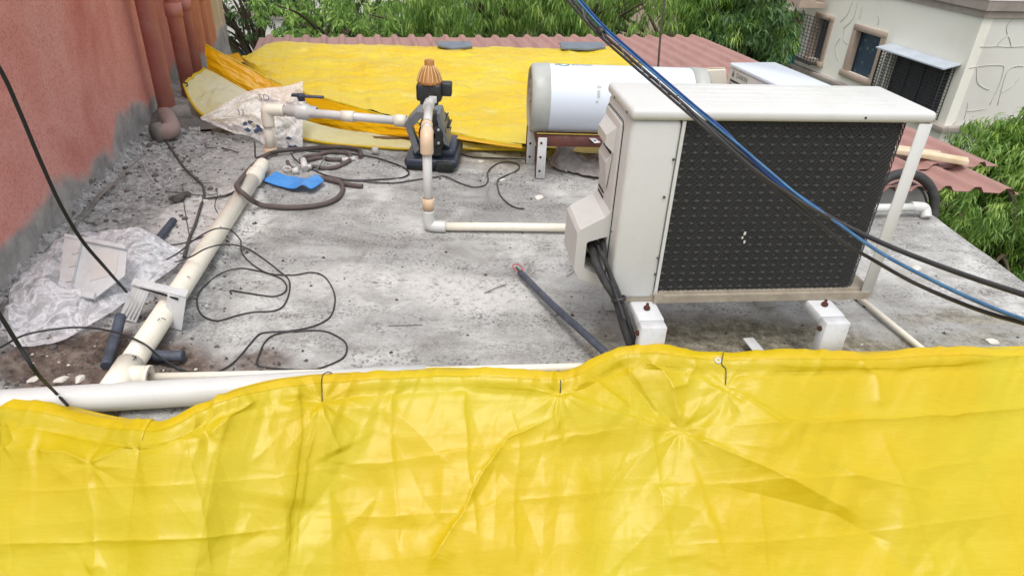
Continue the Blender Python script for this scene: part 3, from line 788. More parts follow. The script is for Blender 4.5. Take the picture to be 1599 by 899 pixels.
# corner flap by the pipes
tp = [(320, 107), (335, 114), (365, 131), (400, 150), (440, 170)]
bp = [(287, 132), (298, 158), (318, 181), (352, 192), (405, 196)]
top = [Q(*p, y) for p, y in zip(tp, [4.82, 4.80, 4.74, 4.68, 4.6])]; bot = [Q(*p, y) for p, y in zip(bp, [4.50, 4.42, 4.30, 4.26, 4.22])]
V = loft(top, bot, 110, 60)
u_ = np.linspace(0, 1, 110)[:, None]; v_ = np.linspace(0, 1, 60)[None, :]
V[..., 2] += 0.03 * (1 - 2 * np.abs(fbm(u_ * 6 + v_ * 2, v_ * 2 + 0 * u_, 14, 4))) * np.sin(np.pi * v_) - 0.02 * np.sin(np.pi * v_)
big_grid('corner_flap', V, M['tarp_back'], parent=cover, flip=True)
MB().tube(V[0, :, :][::3], 0.008, 6).tube(V[:, -1, :][::5], 0.009, 6).build('rope_hem', M['tarp_hem'], cover)
e = V[3, 54]; MB().lathe(e + np.array([0, -0.01, 0.006]), (0.1, -0.9, 0.4), [(0, 0.008), (0.003, 0.008), (0.003, 0.016), (0, 0.016)], 14).build('eyelet', M['hole'], cover)
# back corner of the cover behind the fold
V = loft([Q(*p, 5.6) for p in [(340, 82), (355, 86), (368, 84), (373, 83)]], [Q(*p, 5.4) for p in [(345, 92), (356, 96), (370, 98), (382, 98)]], 20, 8)
big_grid('back_corner', V, M['tarp_fold'], parent=cover, flip=True)

for (pts, lab) in (([(683, 68), (735, 68), (738, 76), (706, 79), (684, 74)], 'left slate grey tile weighing down the far edge of the yellow cover'),
                   ([(874, 69), (940, 69), (946, 77), (920, 80), (877, 78)], 'right slate grey tile weighing down the far edge of the yellow cover')):
    P = [G(*p, RZ + 0.032) for p in pts]
    o = MB().prism(P, (0, 0, 0.016)).build('slate_tile', M['slate']); tag(o, lab, 'tile', 'slate tiles on the yellow cover')

# ------------------------------------------------------------------ the big yellow tarpaulin in the foreground
def proj(P):
    c = (P - C0) @ R
    return CX + F * c[..., 0] / -c[..., 2], CY - F * c[..., 1] / -c[..., 2]
def seg_d(px, py, poly):
    d = np.full(px.shape, 1e9); sg = np.zeros(px.shape); tt = np.zeros(px.shape); n = len(poly) - 1
    for k in range(n):
        (ax, ay), (bx, by) = poly[k], poly[k + 1]
        L2 = (bx - ax) ** 2 + (by - ay) ** 2
        t = np.clip(((px - ax) * (bx - ax) + (py - ay) * (by - ay)) / L2, 0, 1)
        qx, qy = ax + t * (bx - ax), ay + t * (by - ay)
        dd = np.hypot(px - qx, py - qy); s = np.sign((bx - ax) * (py - ay) - (by - ay) * (px - ax))
        m = dd < d
        d = np.where(m, dd, d); sg = np.where(m, s, sg); tt = np.where(m, (k + t) / n, tt)
    return d, sg, tt
EU = np.linspace(0, len(TE) - 1, 1200); E_ = np.stack([np.interp(EU, np.arange(len(TE)), TE[:, k]) for k in range(3)], 1)
nv = 420; sv = np.linspace(0, 1, nv) ** 1.15 * 0.86
tarp = thing('tarpaulin', 'creased glossy yellow tarpaulin hung across the whole foreground', 'tarpaulin')
E2 = E_.copy()
k_ = 55; ker = np.ones(k_) / k_
ysm = np.convolve(np.pad(E_[:, 1], k_ // 2, 'edge'), ker, 'valid')
sgrid = sv[None, :]
Yt = E_[:, 1][:, None] * np.exp(-sgrid / 0.10) + ysm[:, None] * (1 - np.exp(-sgrid / 0.10)) - sgrid * 0.80
hum = 0.007 * np.sin(np.pi * np.clip(sgrid / 0.075, 0, 1))
drop = np.where(sgrid < 0.06, 0.15 * sgrid, 0.009 + (sgrid - 0.06) * 0.66)
Zt = E_[:, 2][:, None] + hum - drop
Zt = Zt * 1.0 - 0.05 * np.exp(-((sgrid - 0.09) / 0.02) ** 2) * 0.12
Xt = np.repeat(E_[:, 0][:, None], nv, 1)
B0 = np.stack([Xt, Yt, Zt], -1)
px, py = proj(B0)
edge_d = sgrid * 520
h = np.zeros_like(px)
CRE = [  # polyline in the sheet, half width, height (m), kind
    ([(665, 899), (740, 765), (792, 686), (868, 650)], 7, 0.008, 'r'), ([(665, 899), (740, 765), (792, 686)], 40, 0.012, 's'),
    ([(1064, 671), (1100, 780), (1140, 899)], 26, 0.016, 's'), ([(1064, 671), (1020, 640), (987, 599), (957, 560)], 26, -0.020, 'r'), ([(1064, 671), (1030, 650), (1000, 602), (975, 575)], 12, 0.014, 's'),
    ([(1066, 676), (1200, 735), (1345, 806)], 40, 0.030, 'r'), ([(1140, 760), (1300, 800), (1400, 850)], 40, -0.014, 'r'), ([(1240, 690), (1330, 740), (1460, 770)], 30, 0.012, 'r'), ([(1150, 615), (1230, 665), (1350, 655)], 30, 0.014, 's'),
    ([(1018, 673), (1035, 780), (1055, 899)], 12, 0.007, 's'), ([(1370, 662), (1410, 760), (1451, 860), (1466, 899)], 12, 0.007, 's'),
    ([(1186, 740), (1190, 800), (1200, 899)], 12, 0.005, 's'), ([(1500, 680), (1560, 790), (1599, 880)], 14, 0.006, 's'),
    ([(1136, 668), (1250, 660), (1359, 655), (1480, 648), (1599, 636), (1720, 625)], 12, 0.009, 'r'), ([(999, 764), (1150, 752), (1330, 742), (1599, 715), (1720, 702)], 10, 0.006, 's'),
    ([(1055, 850), (1300, 838), (1599, 800)], 10, 0.005, 's'),
    ([(155, 726), (195, 710), (226, 698)], 10, 0.012, 'r'), ([(75, 706), (120, 708), (155, 724)], 12, 0.012, 'r'), ([(151, 726), (151, 839), (143, 899)], 10, 0.008, 's'),
    ([(464, 598), (468, 640), (467, 692), (452, 805), (445, 899)], 50, 0.020, 's'), ([(328, 684), (362, 652), (400, 624)], 14, 0.014, 'r'),
    ([(226, 698), (280, 695), (328, 684)], 14, 0.012, 's'), ([(0, 768), (151, 764), (324, 756), (434, 745), (528, 730)], 10, 0.006, 's'),
    ([(0, 850), (150, 846), (320, 841), (445, 824)], 9, 0.006, 'r'), ([(528, 730), (620, 718), (727, 704), (799, 700), (879, 684), (1000, 668)], 10, 0.008, 's'),
    ([(727, 600), (729, 660), (731, 708), (739, 780), (755, 899)], 11, 0.010, 's'), ([(612, 590), (612, 716), (620, 795), (626, 899)], 11, 0.008, 's'),
    ([(480, 811), (600, 806), (719, 799), (803, 780), (999, 764)], 9, 0.006, 's'), ([(502, 632), (516, 680), (532, 710)], 20, 0.018, 'r'),
    ([(502, 632), (480, 720), (470, 800)], 40, 0.020, 's'), ([(873, 618), (940, 640), (1050, 672)], 34, 0.022, 's'), ([(300, 700), (320, 780), (330, 899)], 12, 0.007, 's'),
    ([(873, 618), (868, 650), (880, 700)], 14, 0.010, 'r'), ([(1130, 608), (1180, 640), (1240, 690)], 22, 0.013, 's'), ([(1130, 608), (1110, 640), (1070, 670)], 22, 0.012, 's'),
    ([(1560, 560), (1400, 575), (1250, 572), (1140, 565)], 34, 0.016, 's'), ([(1340, 565), (1365, 590), (1375, 640)], 10, 0.008, 'r'), ([(1010, 560), (1045, 600), (1068, 668)], 12, 0.012, 'r'),
    ([(1085, 560), (1070, 600), (1045, 612)], 9, 0.010, 'r'), ([(800, 640), (812, 690), (803, 780), (806, 899)], 8, 0.005, 's'), ([(895, 590), (930, 600), (985, 640)], 18, 0.014, 's'),
    ([(170, 660), (250, 690), (330, 684)], 18, 0.012, 's'), ([(0, 700), (75, 706)], 18, 0.014, 's'), ([(20, 660), (36, 690), (16, 705)], 10, 0.008, 'r'),
]
wob = 5 * vnoise(px / 40, py / 40, 77) + 2 * vnoise(px / 12, py / 12, 78)
for poly, w, a, kind in CRE:
    d, sg, tt = seg_d(px + wob, py + wob * 0.7, poly)
    end = ss(0, 0.12, tt) * ss(1, 0.85, tt) * 0.8 + 0.2
    h += np.sign(a) * 0.0011 * np.exp(-d / 3.2) * end
    if kind == 'r': h += a * np.exp(-d / w) * end
    else: h += (a * 0.75 * np.exp(-d / (w * 2.4)) + a * 0.22 * np.tanh(sg * d / 6.0) * np.exp(-d / (w * 2.0))) * end
for (cx_, cy_, A, k, ph, Rr) in [(502, 632, 0.010, 9, 0.3, 90), (873, 618, 0.009, 8, 1.2, 90), (1130, 608, 0.008, 9, 2.0, 90), (1064, 672, 0.012, 7, 0.6, 120), (155, 728, 0.008, 7, 1.4, 80)]:
    r = np.hypot(px - cx_, py - cy_); th = np.arctan2(py - cy_, px - cx_)
    h += 0.45 * A * (0.5 + 1.2 * np.abs(vnoise(px / 50, py / 50, k))) * (1 - 2 * np.abs(((th * k / 2 / np.pi + ph) % 1) - 0.5) * 2) * np.exp(-r / Rr) * ss(2, 26, r)
h += 0.036 * fbm(px / 300, py / 240, 51, 3)
cr1 = 1 - 2 * np.abs(fbm(px / 90 + 0.4 * vnoise(px / 60, py / 60, 3), py / 130, 61, 4))
cr2 = 1 - 2 * np.abs(fbm(px / 34, py / 55, 66, 4))
gate = ss(-0.05, 0.3, fbm(px / 200, py / 160, 71, 3))
h += 0.0022 * cr1 * (0.3 + 0.7 * gate)
h += 0.034 * tri(px / 210 + py / 500, py / 150, 101) + 0.021 * tri(px / 84, py / 120 - px / 400, 103) * (0.85 + 0.6 * gate)
h += 0.0055 * tri(px / 30 + py / 90, py / 46, 107) * (0.4 + gate)
h += 0.020 * np.exp(-(((px - 1250 - 0.9 * (py - 740)) / 60) ** 2)) * ss(1060, 1150, px) * ss(830, 760, py) * ss(640, 700, py)
h += 0.010 * (np.abs(((px + 0.25 * py + 30 * vnoise(px / 300, py / 200, 5)) / 230) % 1 - 0.5) * 2 - 0.5) + 0.004 * (np.abs(((py + 0.08 * px + 14 * vnoise(px / 300, py / 200, 6)) / 92) % 1 - 0.5) * 2 - 0.5)
for ks in range(46):      # short sharp random creases
    ax_, ay_ = rng.uniform(-50, 1650), rng.uniform(620, 900); an_ = rng.uniform(0, math.pi); ll = rng.uniform(25, 110)
    d, sg, tt = seg_d(px + wob, py + wob, [(ax_, ay_), (ax_ + ll * math.cos(an_), ay_ + ll * math.sin(an_))])
    h += rng.uniform(0.0015, 0.005) * rng.choice([-1, 1]) * np.exp(-d / rng.uniform(8, 22)) * ss(0, 0.3, tt) * ss(1, 0.7, tt)
# irregular ruffles along the hem
h += np.exp(-edge_d / 55) * (0.010 * (1 - 2 * np.abs(vnoise(px / 26 + edge_d / 60, edge_d / 90, 91))) + 0.010 * vnoise(px / 60, edge_d / 60, 93)) * ss(0, 14, edge_d)
h *= ss(0, 0.03, sgrid) * 0.92 + 0.08
Nrm = np.cross(np.gradient(B0, axis=1), np.gradient(B0, axis=0)); Nrm /= np.linalg.norm(Nrm, axis=-1)[..., None] + 1e-12
Nrm *= np.sign(Nrm[..., 2:3])
Vt = B0 + Nrm * h[..., None]
Vt[:, :, 2] = np.minimum(Vt[:, :, 2], 0.24)
big_grid('sheet', Vt, M['tarp'], parent=tarp, flip=True)
ke = int(np.searchsorted(sv, 0.055))
hm = Vt[:, :ke + 1] + Nrm[:, :ke + 1] * 0.0014
hm = hm.copy(); big_grid('hem', hm, M['tarp_hem'], parent=tarp, flip=True)
MB().tube(Vt[::3, 0] + np.array([0, 0.0, -0.001]), 0.0032, 7).build('rope_edge', M['tarp_hem'], tarp)
def on_tarp(x_, y_):
    i = np.argmin((px - x_) ** 2 + (py - y_) ** 2)
    return Vt.reshape(-1, 3)[i]
e = on_tarp(1120, 567)
MB().lathe(e + np.array([0, 0, 0.001]), (0, -0.55, 0.83), [(0, 0.005), (0.003, 0.005), (0.003, 0.010), (0, 0.011)], 16).build('eyelet', M['bracket'], tarp)
for k, (pts, lab) in enumerate([([(520, 560), (517, 578), (506, 588), (503, 600), (502, 632)], 'left black wire tying the foreground tarpaulin to the slim pipe'),
                 ([(868, 570), (872, 580), (874, 600), (873, 616)], 'middle black wire tie on the foreground tarpaulin'),
                 ([(1126, 545), (1127, 560), (1124, 570), (1132, 580), (1131, 604)], 'right black wire tie beside the eyelet')]):
    P = [on_tarp(*p) + np.array([0, 0, 0.0045]) for p in pts[1:]]
    P = [np.array([P[0][0] + 0.01, P[0][1] + 0.05, 0.03])] + P
    o = MB().tube(spline(P, 6), 0.0016, 5).build('tie_wire', M['cable']); tag(o, lab, 'wire', 'wire ties on the tarpaulin')

# ------------------------------------------------------------------ pipes on the slab
def run(m, P, r, n=18): return m.tube(P, r, n)
def sleeve(name, a, b, r, mat, parent):
    a = np.array(a, float); b = np.array(b, float); L = np.linalg.norm(b - a)
    return MB().lathe(a, b - a, [(0, r - 0.004), (0.0, r), (L * .5, r), (L, r), (L, r - 0.004)], 20).build(name, mat, parent)
# big white pipe across the front
a = G(-120, 636, 0.052); b = G(0, 631, 0.052); c = G(430, 604, 0.052); d = c + (c - b) * 0.6
o = MB().tube([a, b, (b + c) / 2, c, d], 0.042, 24).build('waste_pipe', M['pvc_white']); tag(o, 'thick white pipe running into the left end of the foreground tarpaulin', 'pipe')
# small cream pipe stub showing under it
a = G(330, 650, 0.02); b = G(470, 640, 0.02)
# thick diagonal cream pipe with tee and reducer
t = thing('drain_pipe', 'thick cream pipe running diagonally over the slab to a tee', 'pipe')
A = G(182, 604, 0.048); B = G(398, 276, 0.048); dirv = (B - A) / np.linalg.norm(B - A)
MB().tube([A, (A + B) / 2, B], 0.038, 24).build('pipe', M['pvc'], t)
C = G(410, 256, 0.048)
MB().lathe(B - dirv * 0.06, dirv, [(0, 0.038), (0.0, 0.044), (0.10, 0.044), (0.13, 0.036), (0.13, 0.038), (0.24, 0.036), (0.25, 0.030), (0.25, 0.0)], 24).build('reducer', M['pvc'], t)
Bt = G(236, 589, 0.045); At = A + dirv * 0.05
m = MB().lathe(A - dirv * 0.05, dirv, [(0, 0.038), (0, 0.044), (0.16, 0.044), (0.16, 0.038)], 24)
ax = Bt - At; L = np.linalg.norm(ax); m.lathe(At, ax, [(0.02, 0.036), (L, 0.036), (L, 0.028), (L - 0.02, 0.027), (L - 0.02, 0)], 24)
m.build('tee', M['pvc'], t)
MB().lathe(Bt - ax / L * 0.012, ax, [(0, 0.030), (0.0, 0.0375), (0.012, 0.0375), (0.012, 0.024), (0, 0.02)], 24).build('tee_rim', M['pvc'], t)
for (x_, y_, dx, dy) in ((205, 556, 9, 4), (208, 562, 5, -6), (176, 580, 10, -6), (252, 497, 7, 3), (262, 470, 3, 7), (246, 500, 4, -3), (344, 354, 2, 3), (292, 432, 5, 2)):
    a = G(x_, y_, 0.0875); b = G(x_ + dx * 0.6, y_ + dy * 0.2, 0.0875); c = G(x_ + dx, y_ + dy, 0.0865)
    MB().tube([a, b, c], 0.0014, 5).build('scuff', M['hole'], t)
# slim cream pipe along the tarpaulin
a = G(236, 589, 0.030); b = G(560, 582, 0.016); c = G(905, 573, 0.016); d = c + (c - b) * 0.35
o = MB().tube([a, (a + b) / 2, b, c, d], 0.0135, 16).build('water_pipe', M['pvc']); tag(o, 'slim cream pipe lying along the top edge of the tarpaulin', 'pipe')
# pump delivery pipe: riser, elbows and the run to the outdoor unit
t = thing('delivery_pipe', 'cream water pipe standing in front of the pump and bending right along the slab', 'pipe')
xr, yr = -0.400, 2.87
m = MB(); m.tube([(xr, yr, 0.06), (xr, yr, 0.42)], 0.0205, 18).build('riser', M['pvc_white'], t)
e1 = G(672, 354, 0.024); e1 = np.array([xr, yr, 0.024]); e2 = G(905, 356, 0.024)
m = MB(); m.tube(spline([(xr, yr, 0.105), (xr, yr, 0.05), (xr + 0.008, yr, 0.03), (xr + 0.03, yr, 0.024), (xr + 0.08, yr + 0.001, 0.024)], 5), 0.027, 18).build('elbow', M['pvc_white'], t)
MB().tube([(xr + 0.05, yr, 0.024), tuple((e1 + e2) / 2 + np.array([0, 0, 0])), tuple(e2 + np.array([0.25, 0.02, 0]))], 0.0195, 18).build('floor_run', M['pvc'], t)
sleeve('coupling', (xr, yr, 0.11), (xr, yr, 0.165), 0.027, M['pvc_tan'], t)
m = MB(); m.tube(spline([(xr, yr, 0.375), (xr, yr, 0.43), (xr - 0.002, yr + 0.02, 0.452), (xr - 0.004, yr + 0.045, 0.458)], 6), [0.029] * 19, 18).build('upper_elbow', M['pvc_tan'], t)
MB().tube([(xr - 0.004, yr + 0.03, 0.458), (-0.452, 3.36, 0.458)], 0.0205, 18).build('upper_run', M['pvc_white'], t)
sleeve('socket', (xr - 0.012, yr + 0.10, 0.458), (xr - 0.018, yr + 0.15, 0.458), 0.0255, M['pvc_tan'], t)
m = MB().tube(spline([(-0.448, 3.30, 0.458), (-0.452, 3.38, 0.458), (-0.455, 3.405, 0.475), (-0.455, 3.41, 0.50)], 5), 0.027, 18); m.build('lower_elbow', M['pvc_white'], t)
# pressure controller
t = thing('pump_controller', 'black pump controller with a ribbed tan cone on top', 'pump controller', (-0.455, 3.42, 0.458))
m = MB().box((0, 0, 0.045), (0.125, 0.10, 0.085), bev=0.012); m.box((0.085, 0.0, 0.06), (0.05, 0.06, 0.065), bev=0.006); m.lathe((0, 0, -0.03), (0, 0, 1), [(0, 0.028), (0.03, 0.034), (0.05, 0.05)], 20)
m.box((0.0, 0, 0.0), (0.09, 0.09, 0.03), bev=0.006); m.build('housing', M['pump_black'], t)
MB().lathe((0, 0, 0.085), (0, 0, 1), [(0, 0.060), (0.010, 0.062), (0.016, 0.057), (0.045, 0.047), (0.070, 0.033), (0.083, 0.024), (0.106, 0.024), (0.109, 0.021), (0.109, 0)], 32).build('cone', M['tan_groove_shade'], t)
for k in range(16):
    a = k * math.pi / 8
    P = [np.array([r * math.cos(a), r * math.sin(a), 0.085 + z]) for z, r in [(0.010, 0.062), (0.016, 0.060), (0.045, 0.0505), (0.070, 0.036), (0.086, 0.025)]]
    MB().tube(P, 0.0035, 5).build('rib', M['tan_cap'], t)
MB().box((0.022, -0.058, 0.018), (0.038, 0.006, 0.034), bev=0.002).build('rating_plate', M['pvc_white'], t)
# pump
t = thing('water_pump', 'dusty black water pump under a folded grey hood on a dark blue base', 'pump', (-0.475, 3.80, 0.0))
pb = np.array([-0.475, 3.80, 0])
m = MB().box((-0.01, 0.0, 0.045), (0.30, 0.36, 0.05), bev=0.018, seg=3); m.box((0.0, 0.02, 0.085), (0.24, 0.28, 0.06), bev=0.022, seg=3)
m.build('base_cover', M['pump_blue'], t)
m = MB().box((-0.045, -0.03, 0.012), (0.21, 0.26, 0.03), bev=0.004); m.box((0.07, -0.15, 0.035), (0.10, 0.09, 0.055), bev=0.008); m.build('base_foot', M['pump_black'], t)
m = MB().lathe((0, -0.19, 0.21), (0, 1, 0), [(0, 0.02), (0, 0.06), (0.02, 0.075), (0.05, 0.078), (0.07, 0.06), (0.09, 0.06), (0.10, 0.075), (0.26, 0.075), (0.28, 0.05), (0.28, 0)], 28)
m.box((0, -0.12, 0.13), (0.10, 0.10, 0.09), bev=0.01); m.box((-0.005, -0.16, 0.30), (0.07, 0.07, 0.08), bev=0.012); m.build('pump_body', M['pump_black'], t)
for k in range(12):
    a = k * math.pi / 6 + 0.2
    MB().box((0, 0, 0), (0.006, 0.15, 0.014), M=Matrix.Translation((0.080 * math.cos(a), -0.01, 0.21 + 0.080 * math.sin(a))) @ Matrix.Rotation(-a + math.pi / 2, 4, 'Y')).build('cooling_fin', M['pump_black'], t)
for k in range(4):
    a = k * math.pi / 2 + 0.785
    MB().lathe((0.052 * math.cos(a), -0.193, 0.21 + 0.052 * math.sin(a)), (0, -1, 0), [(0, 0.008), (0.007, 0.008), (0.007, 0)], 6).build('bolt', M['bracket'], t)
hood = [(-0.115, 0.13), (-0.145, 0.315), (-0.070, 0.375), (0.045, 0.355), (0.085, 0.20)]
hood = [(-0.095, 0.105), (-0.145, 0.265), (-0.080, 0.335), (0.040, 0.330), (0.090, 0.155)]
for k in range(4):
    (xa, za), (xb, zb) = hood[k], hood[k + 1]
    L = math.hypot(xb - xa, zb - za); ang = math.atan2(zb - za, xb - xa)
    MB().box((0, 0, 0), (L + 0.004, 0.17, 0.006), bev=0.002, M=Matrix.Translation(((xa + xb) / 2, -0.10, (za + zb) / 2)) @ Matrix.Rotation(-ang, 4, 'Y')).build('hood_panel', M['pump_grey'], t)
    nx, nz_ = -math.sin(ang), math.cos(ang); s_in = -1 if (nx * (xa) + nz_ * (za - 0.2)) > 0 else 1
    P = [(xa, -0.186, za), (xb, -0.186, zb), (xb * 0.74, -0.186, 0.2 + (zb - 0.2) * 0.74), (xa * 0.74, -0.186, 0.2 + (za - 0.2) * 0.74)]
    MB().prism(P, (0, 0.006, 0)).build('hood_rim', M['pump_grey'], t)
# suction side: riser, elbow, ball valve
t = thing('suction_pipe', 'cream pipe with a black handled ball valve leading right into the pump', 'pipe')
xs, ys, zs = -1.432, 3.80, 0.255
MB().tube([(xs - 0.01, ys, 0.0), (xs, ys, 0.20)], 0.027, 18).build('riser', M['pvc'], t)
MB().lathe((xs - 0.01, ys, -0.002), (0, 0, 1), [(0, 0.040), (0.03, 0.036), (0.035, 0.027)], 18).build('base_collar', M['pvc_tan'], t)
m = MB().tube(spline([(xs, ys, 0.16), (xs, ys, 0.235), (xs + 0.004, ys, 0.252), (xs + 0.03, ys, zs), (xs + 0.10, ys, zs)], 5), 0.034, 20); m.build('elbow', M['pvc'], t)
xe = -0.625
MB().tube([(xs + 0.08, ys, zs), (xe, ys - 0.05, 0.240)], 0.024, 18).build('level_run', M['pvc_white'], t)
m = MB().lathe((xs + 0.115, ys, zs), (1, 0, -0.01), [(0, 0.028), (0, 0.033), (0.045, 0.033), (0.05, 0.040), (0.065, 0.046), (0.115, 0.046), (0.13, 0.040), (0.135, 0.033), (0.17, 0.033), (0.17, 0.026)], 24)
m.lathe((xs + 0.205, ys, zs + 0.03), (0, 0, 1), [(0, 0.025), (0.03, 0.022), (0.03, 0)], 16)
vb = m.build('valve_body', M['pvc_white'], t)
m = MB().lathe((xs + 0.205, ys, zs + 0.058), (0, 0, 1), [(0, 0.018), (0.03, 0.024), (0.04, 0.022), (0.042, 0)], 14)
m.box((xs + 0.26, ys - 0.01, zs + 0.088), (0.15, 0.026, 0.013), bev=0.005); m.box((xs + 0.178, ys, zs + 0.09), (0.05, 0.034, 0.016), bev=0.005)
o = m.build('handle', M['pump_blue'], vb)
sleeve('coupling', (-1.00, ys - 0.027, 0.2483), (-0.93, ys - 0.031, 0.247), 0.031, M['pvc'], t)
sleeve('union', (-0.70, ys - 0.045, 0.2418), (-0.635, ys - 0.049, 0.2405), 0.034, M['pvc'], t)
# pipes at the right
t = thing('overflow_pipe', 'white pipe with an end elbow behind the corner post of the big outdoor unit', 'pipe')
a = G(1330, 326, 0.05); b = G(1438, 324, 0.05)
MB().tube([a, b], 0.021, 18).build('pipe', M['pvc_white'], t)
c = G(1449, 337, 0.0)
MB().tube(spline([b - np.array([0.05, 0, 0]), b, b + np.array([0.025, 0, -0.01]), b + np.array([0.03, -0.03, -0.045])], 5), 0.027, 18).build('elbow', M['pvc_white'], t)
a = G(1330, 455, 0.016); b = G(1445, 549, 0.016)
o = MB().tube([a, b, b + (b - a) * 0.25], 0.0115, 14).build('drain_pipe', M['pvc']); tag(o, 'thin cream drain pipe slanting from under the right corner post', 'pipe')
o = MB().box((0, 0, 0), (0.045, 0.16, 0.004), bev=0.001).build('metal_strip', M['bracket']); p = G(1188, 552, 0.03); o.location = p; o.rotation_euler = (0.15, 0.1, 0.35); tag(o, 'white metal offcut lying between the two unit brackets', 'metal offcut')

# ------------------------------------------------------------------ big outdoor unit
TH = math.radians(7.2)
AO = np.array([0.322, 1.935, 0.0]); AU = np.array([math.cos(TH), math.sin(TH), 0]); AV = np.array([-AU[1], AU[0], 0])
W_, D_, Z0, Z1 = 0.925, 0.30, 0.235, 0.835
t = thing('outdoor_unit', 'large off-white outdoor air conditioning unit with black coil guard facing the camera', 'air conditioner', AO, TH)
# cabinet body: left service panel + back strip
m = MB().box2((0, 0.0, Z0), (0.152, D_, Z1), bev=0.016, seg=3); m.build('service_panel', M['ac'], t)
m = MB().box2((0.150, -0.002, Z0), (0.160, 0.004, Z1)); m.build('panel_flange', M['ac'], t)
m = MB().box2((0.15, D_ - 0.03, Z0), (W_, D_, Z1)); m.build('front_panel', M['ac'], t)
m = MB().box2((0.012, 0.004, Z0 - 0.012), (W_ - 0.004, D_ - 0.004, Z0 + 0.022)); m.box2((0.15, -0.010, Z0 - 0.012), (W_ - 0.012, 0.006, Z0 + 0.014)); m.build('base_pan', M['base_pan'], t)
m = MB().box2((0.150, -0.014, Z0 - 0.012), (0.178, -0.009, Z0 + 0.028), bev=0.002); m.build('pan_clip', M['base_pan'], t)
# lid
m = MB().box2((-0.006, -0.010, Z1 + 0.001), (W_ + 0.004, D_ + 0.006, Z1 + 0.036), bev=0.014, seg=4); lid = m.build('lid', M['ac'], t)
m = MB()
for k in range(5): m.box2((0.16, 0.055 + k * 0.048, Z1 + 0.0345), (W_ - 0.09, 0.065 + k * 0.048, Z1 + 0.0378), bev=0.0014, seg=1)
m.build('lid_ridges', M['ac'], lid)
# corner post
m = MB().box2((W_ - 0.044, -0.006, Z0 - 0.01), (W_ - 0.001, -0.001, Z1), bev=0.0015, seg=1); m.box2((W_ - 0.006, -0.0008, Z0 - 0.01), (W_ - 0.001, 0.026, Z1)); m.build('corner_post', M['ac'], t)
# coil path: straight, round the corner, back
def coil_path(inset, n=120):
    r = 0.05; xr_ = W_ - 0.05 - inset; y0 = 0.012 + inset
    P = [(0.158, y0), (xr_ - r, y0)]
    P += [(xr_ - r + r * math.sin(a), y0 + r - r * math.cos(a)) for a in np.linspace(0.15, math.pi / 2, 8)]
    P += [(xr_, D_ - 0.04)]
    P = np.array(P); d = np.r_[0, np.cumsum(np.hypot(*np.diff(P, axis=0).T))]
    return P, d
Pc, dc = coil_path(0.005)
m = MB()
for i in range(len(Pc) - 1):
    a, b = Pc[i], Pc[i + 1]; m.add([(a[0], a[1], Z0 + 0.02), (b[0], b[1], Z0 + 0.02), (b[0], b[1], Z1), (a[0], a[1], Z1)], [(0, 1, 2, 3)], True)
m.build('coil', M['coil'], t)
Pg, dg = coil_path(0.0)
def gp(s, z, off=0.0):
    x = np.interp(s, dg, Pg[:, 0]); y = np.interp(s, dg, Pg[:, 1])
    return np.array([x, y - off, z])
m = MB(); cell = 0.0172; Hh = Z1 - Z0 - 0.016; Lg = dg[-1]
zb_, zt_ = Z0 + 0.014, Z1
nline = int((Lg + Hh) / cell)
for sgn in (1, -1):
    for k in range(nline + 1):
        s0 = k * cell - (Hh if sgn > 0 else 0)
        P = []
        for q in np.linspace(0, 1, 28):
            s = s0 + sgn * q * Hh if sgn > 0 else s0 - q * Hh
            if 0 <= s <= Lg: P.append(gp(s, zb_ + q * (zt_ - zb_), 0.0015 * sgn))
        if len(P) > 2: m.tube(np.array(P), 0.0011, 4, cap=False)
tag(m.build('coil_guard', M['mesh'], t), kind='stuff')
m = MB()
for z in np.arange(Z0 + 0.035, Z1 - 0.01, 0.0258):
    for s in np.arange(0.014, 0.66, 0.0344): 
        c = gp(s, z, -0.004); m.lathe(c + np.array([-0.008, 0, 0]), (1, 0, 0), [(-0.003, 0.0), (0.001, 0.0046), (0.008, 0.0062), (0.015, 0.0046), (0.019, 0.0)], 7)
tag(m.build('coil_bends', M['tubes'], t), kind='stuff')
# left cover panel with handle, slots and valve cover
sp = MB().box2((-0.0075, 0.085, 0.27), (0.001, 0.285, 0.80), bev=0.004, seg=2).build('side_cover', M['ac_side'], t)
m = MB(); rr = [(-0.009, 0.09), (-0.030, 0.09)]
m.add([(-0.008, 0.125, 0.775), (-0.008, 0.275, 0.775), (-0.034, 0.255, 0.745), (-0.034, 0.145, 0.745), (-0.034, 0.255, 0.715), (-0.034, 0.145, 0.715), (-0.008, 0.275, 0.690), (-0.008, 0.125, 0.690)],
      [(0, 3, 2, 1), (3, 5, 4, 2), (5, 7, 6, 4), (0, 7, 5, 3), (1, 2, 4, 6)])
m.build('handle_hood', M['ac_side'], sp)
m = MB(); m.add([(-0.0085, 0.135, 0.690), (-0.0085, 0.265, 0.690), (-0.026, 0.255, 0.655), (-0.026, 0.145, 0.655), (-0.012, 0.24, 0.56), (-0.012, 0.16, 0.56)], [(0, 3, 2, 1), (3, 5, 4, 2), (0, 5, 3), (1, 2, 4)])
m.build('handle_recess', M['ac_side'], sp)
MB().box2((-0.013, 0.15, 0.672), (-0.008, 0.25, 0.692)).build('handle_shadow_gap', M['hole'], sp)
for k in range(4):
    MB().box2((-0.0095, 0.195, 0.478 + k * 0.017), (-0.0065, 0.268, 0.484 + k * 0.017)).build('vent_slot', M['hole'], sp)
# panel outline groove
m = MB(); P = [(-0.0012, 0.292, 0.262), (-0.0012, 0.292, 0.795), (-0.0012, 0.278, 0.807), (-0.0012, 0.092, 0.807), (-0.0012, 0.078, 0.79), (-0.0012, 0.078, 0.262)]
m.tube(P, 0.0016, 4).build('panel_gap', M['hole'], t)
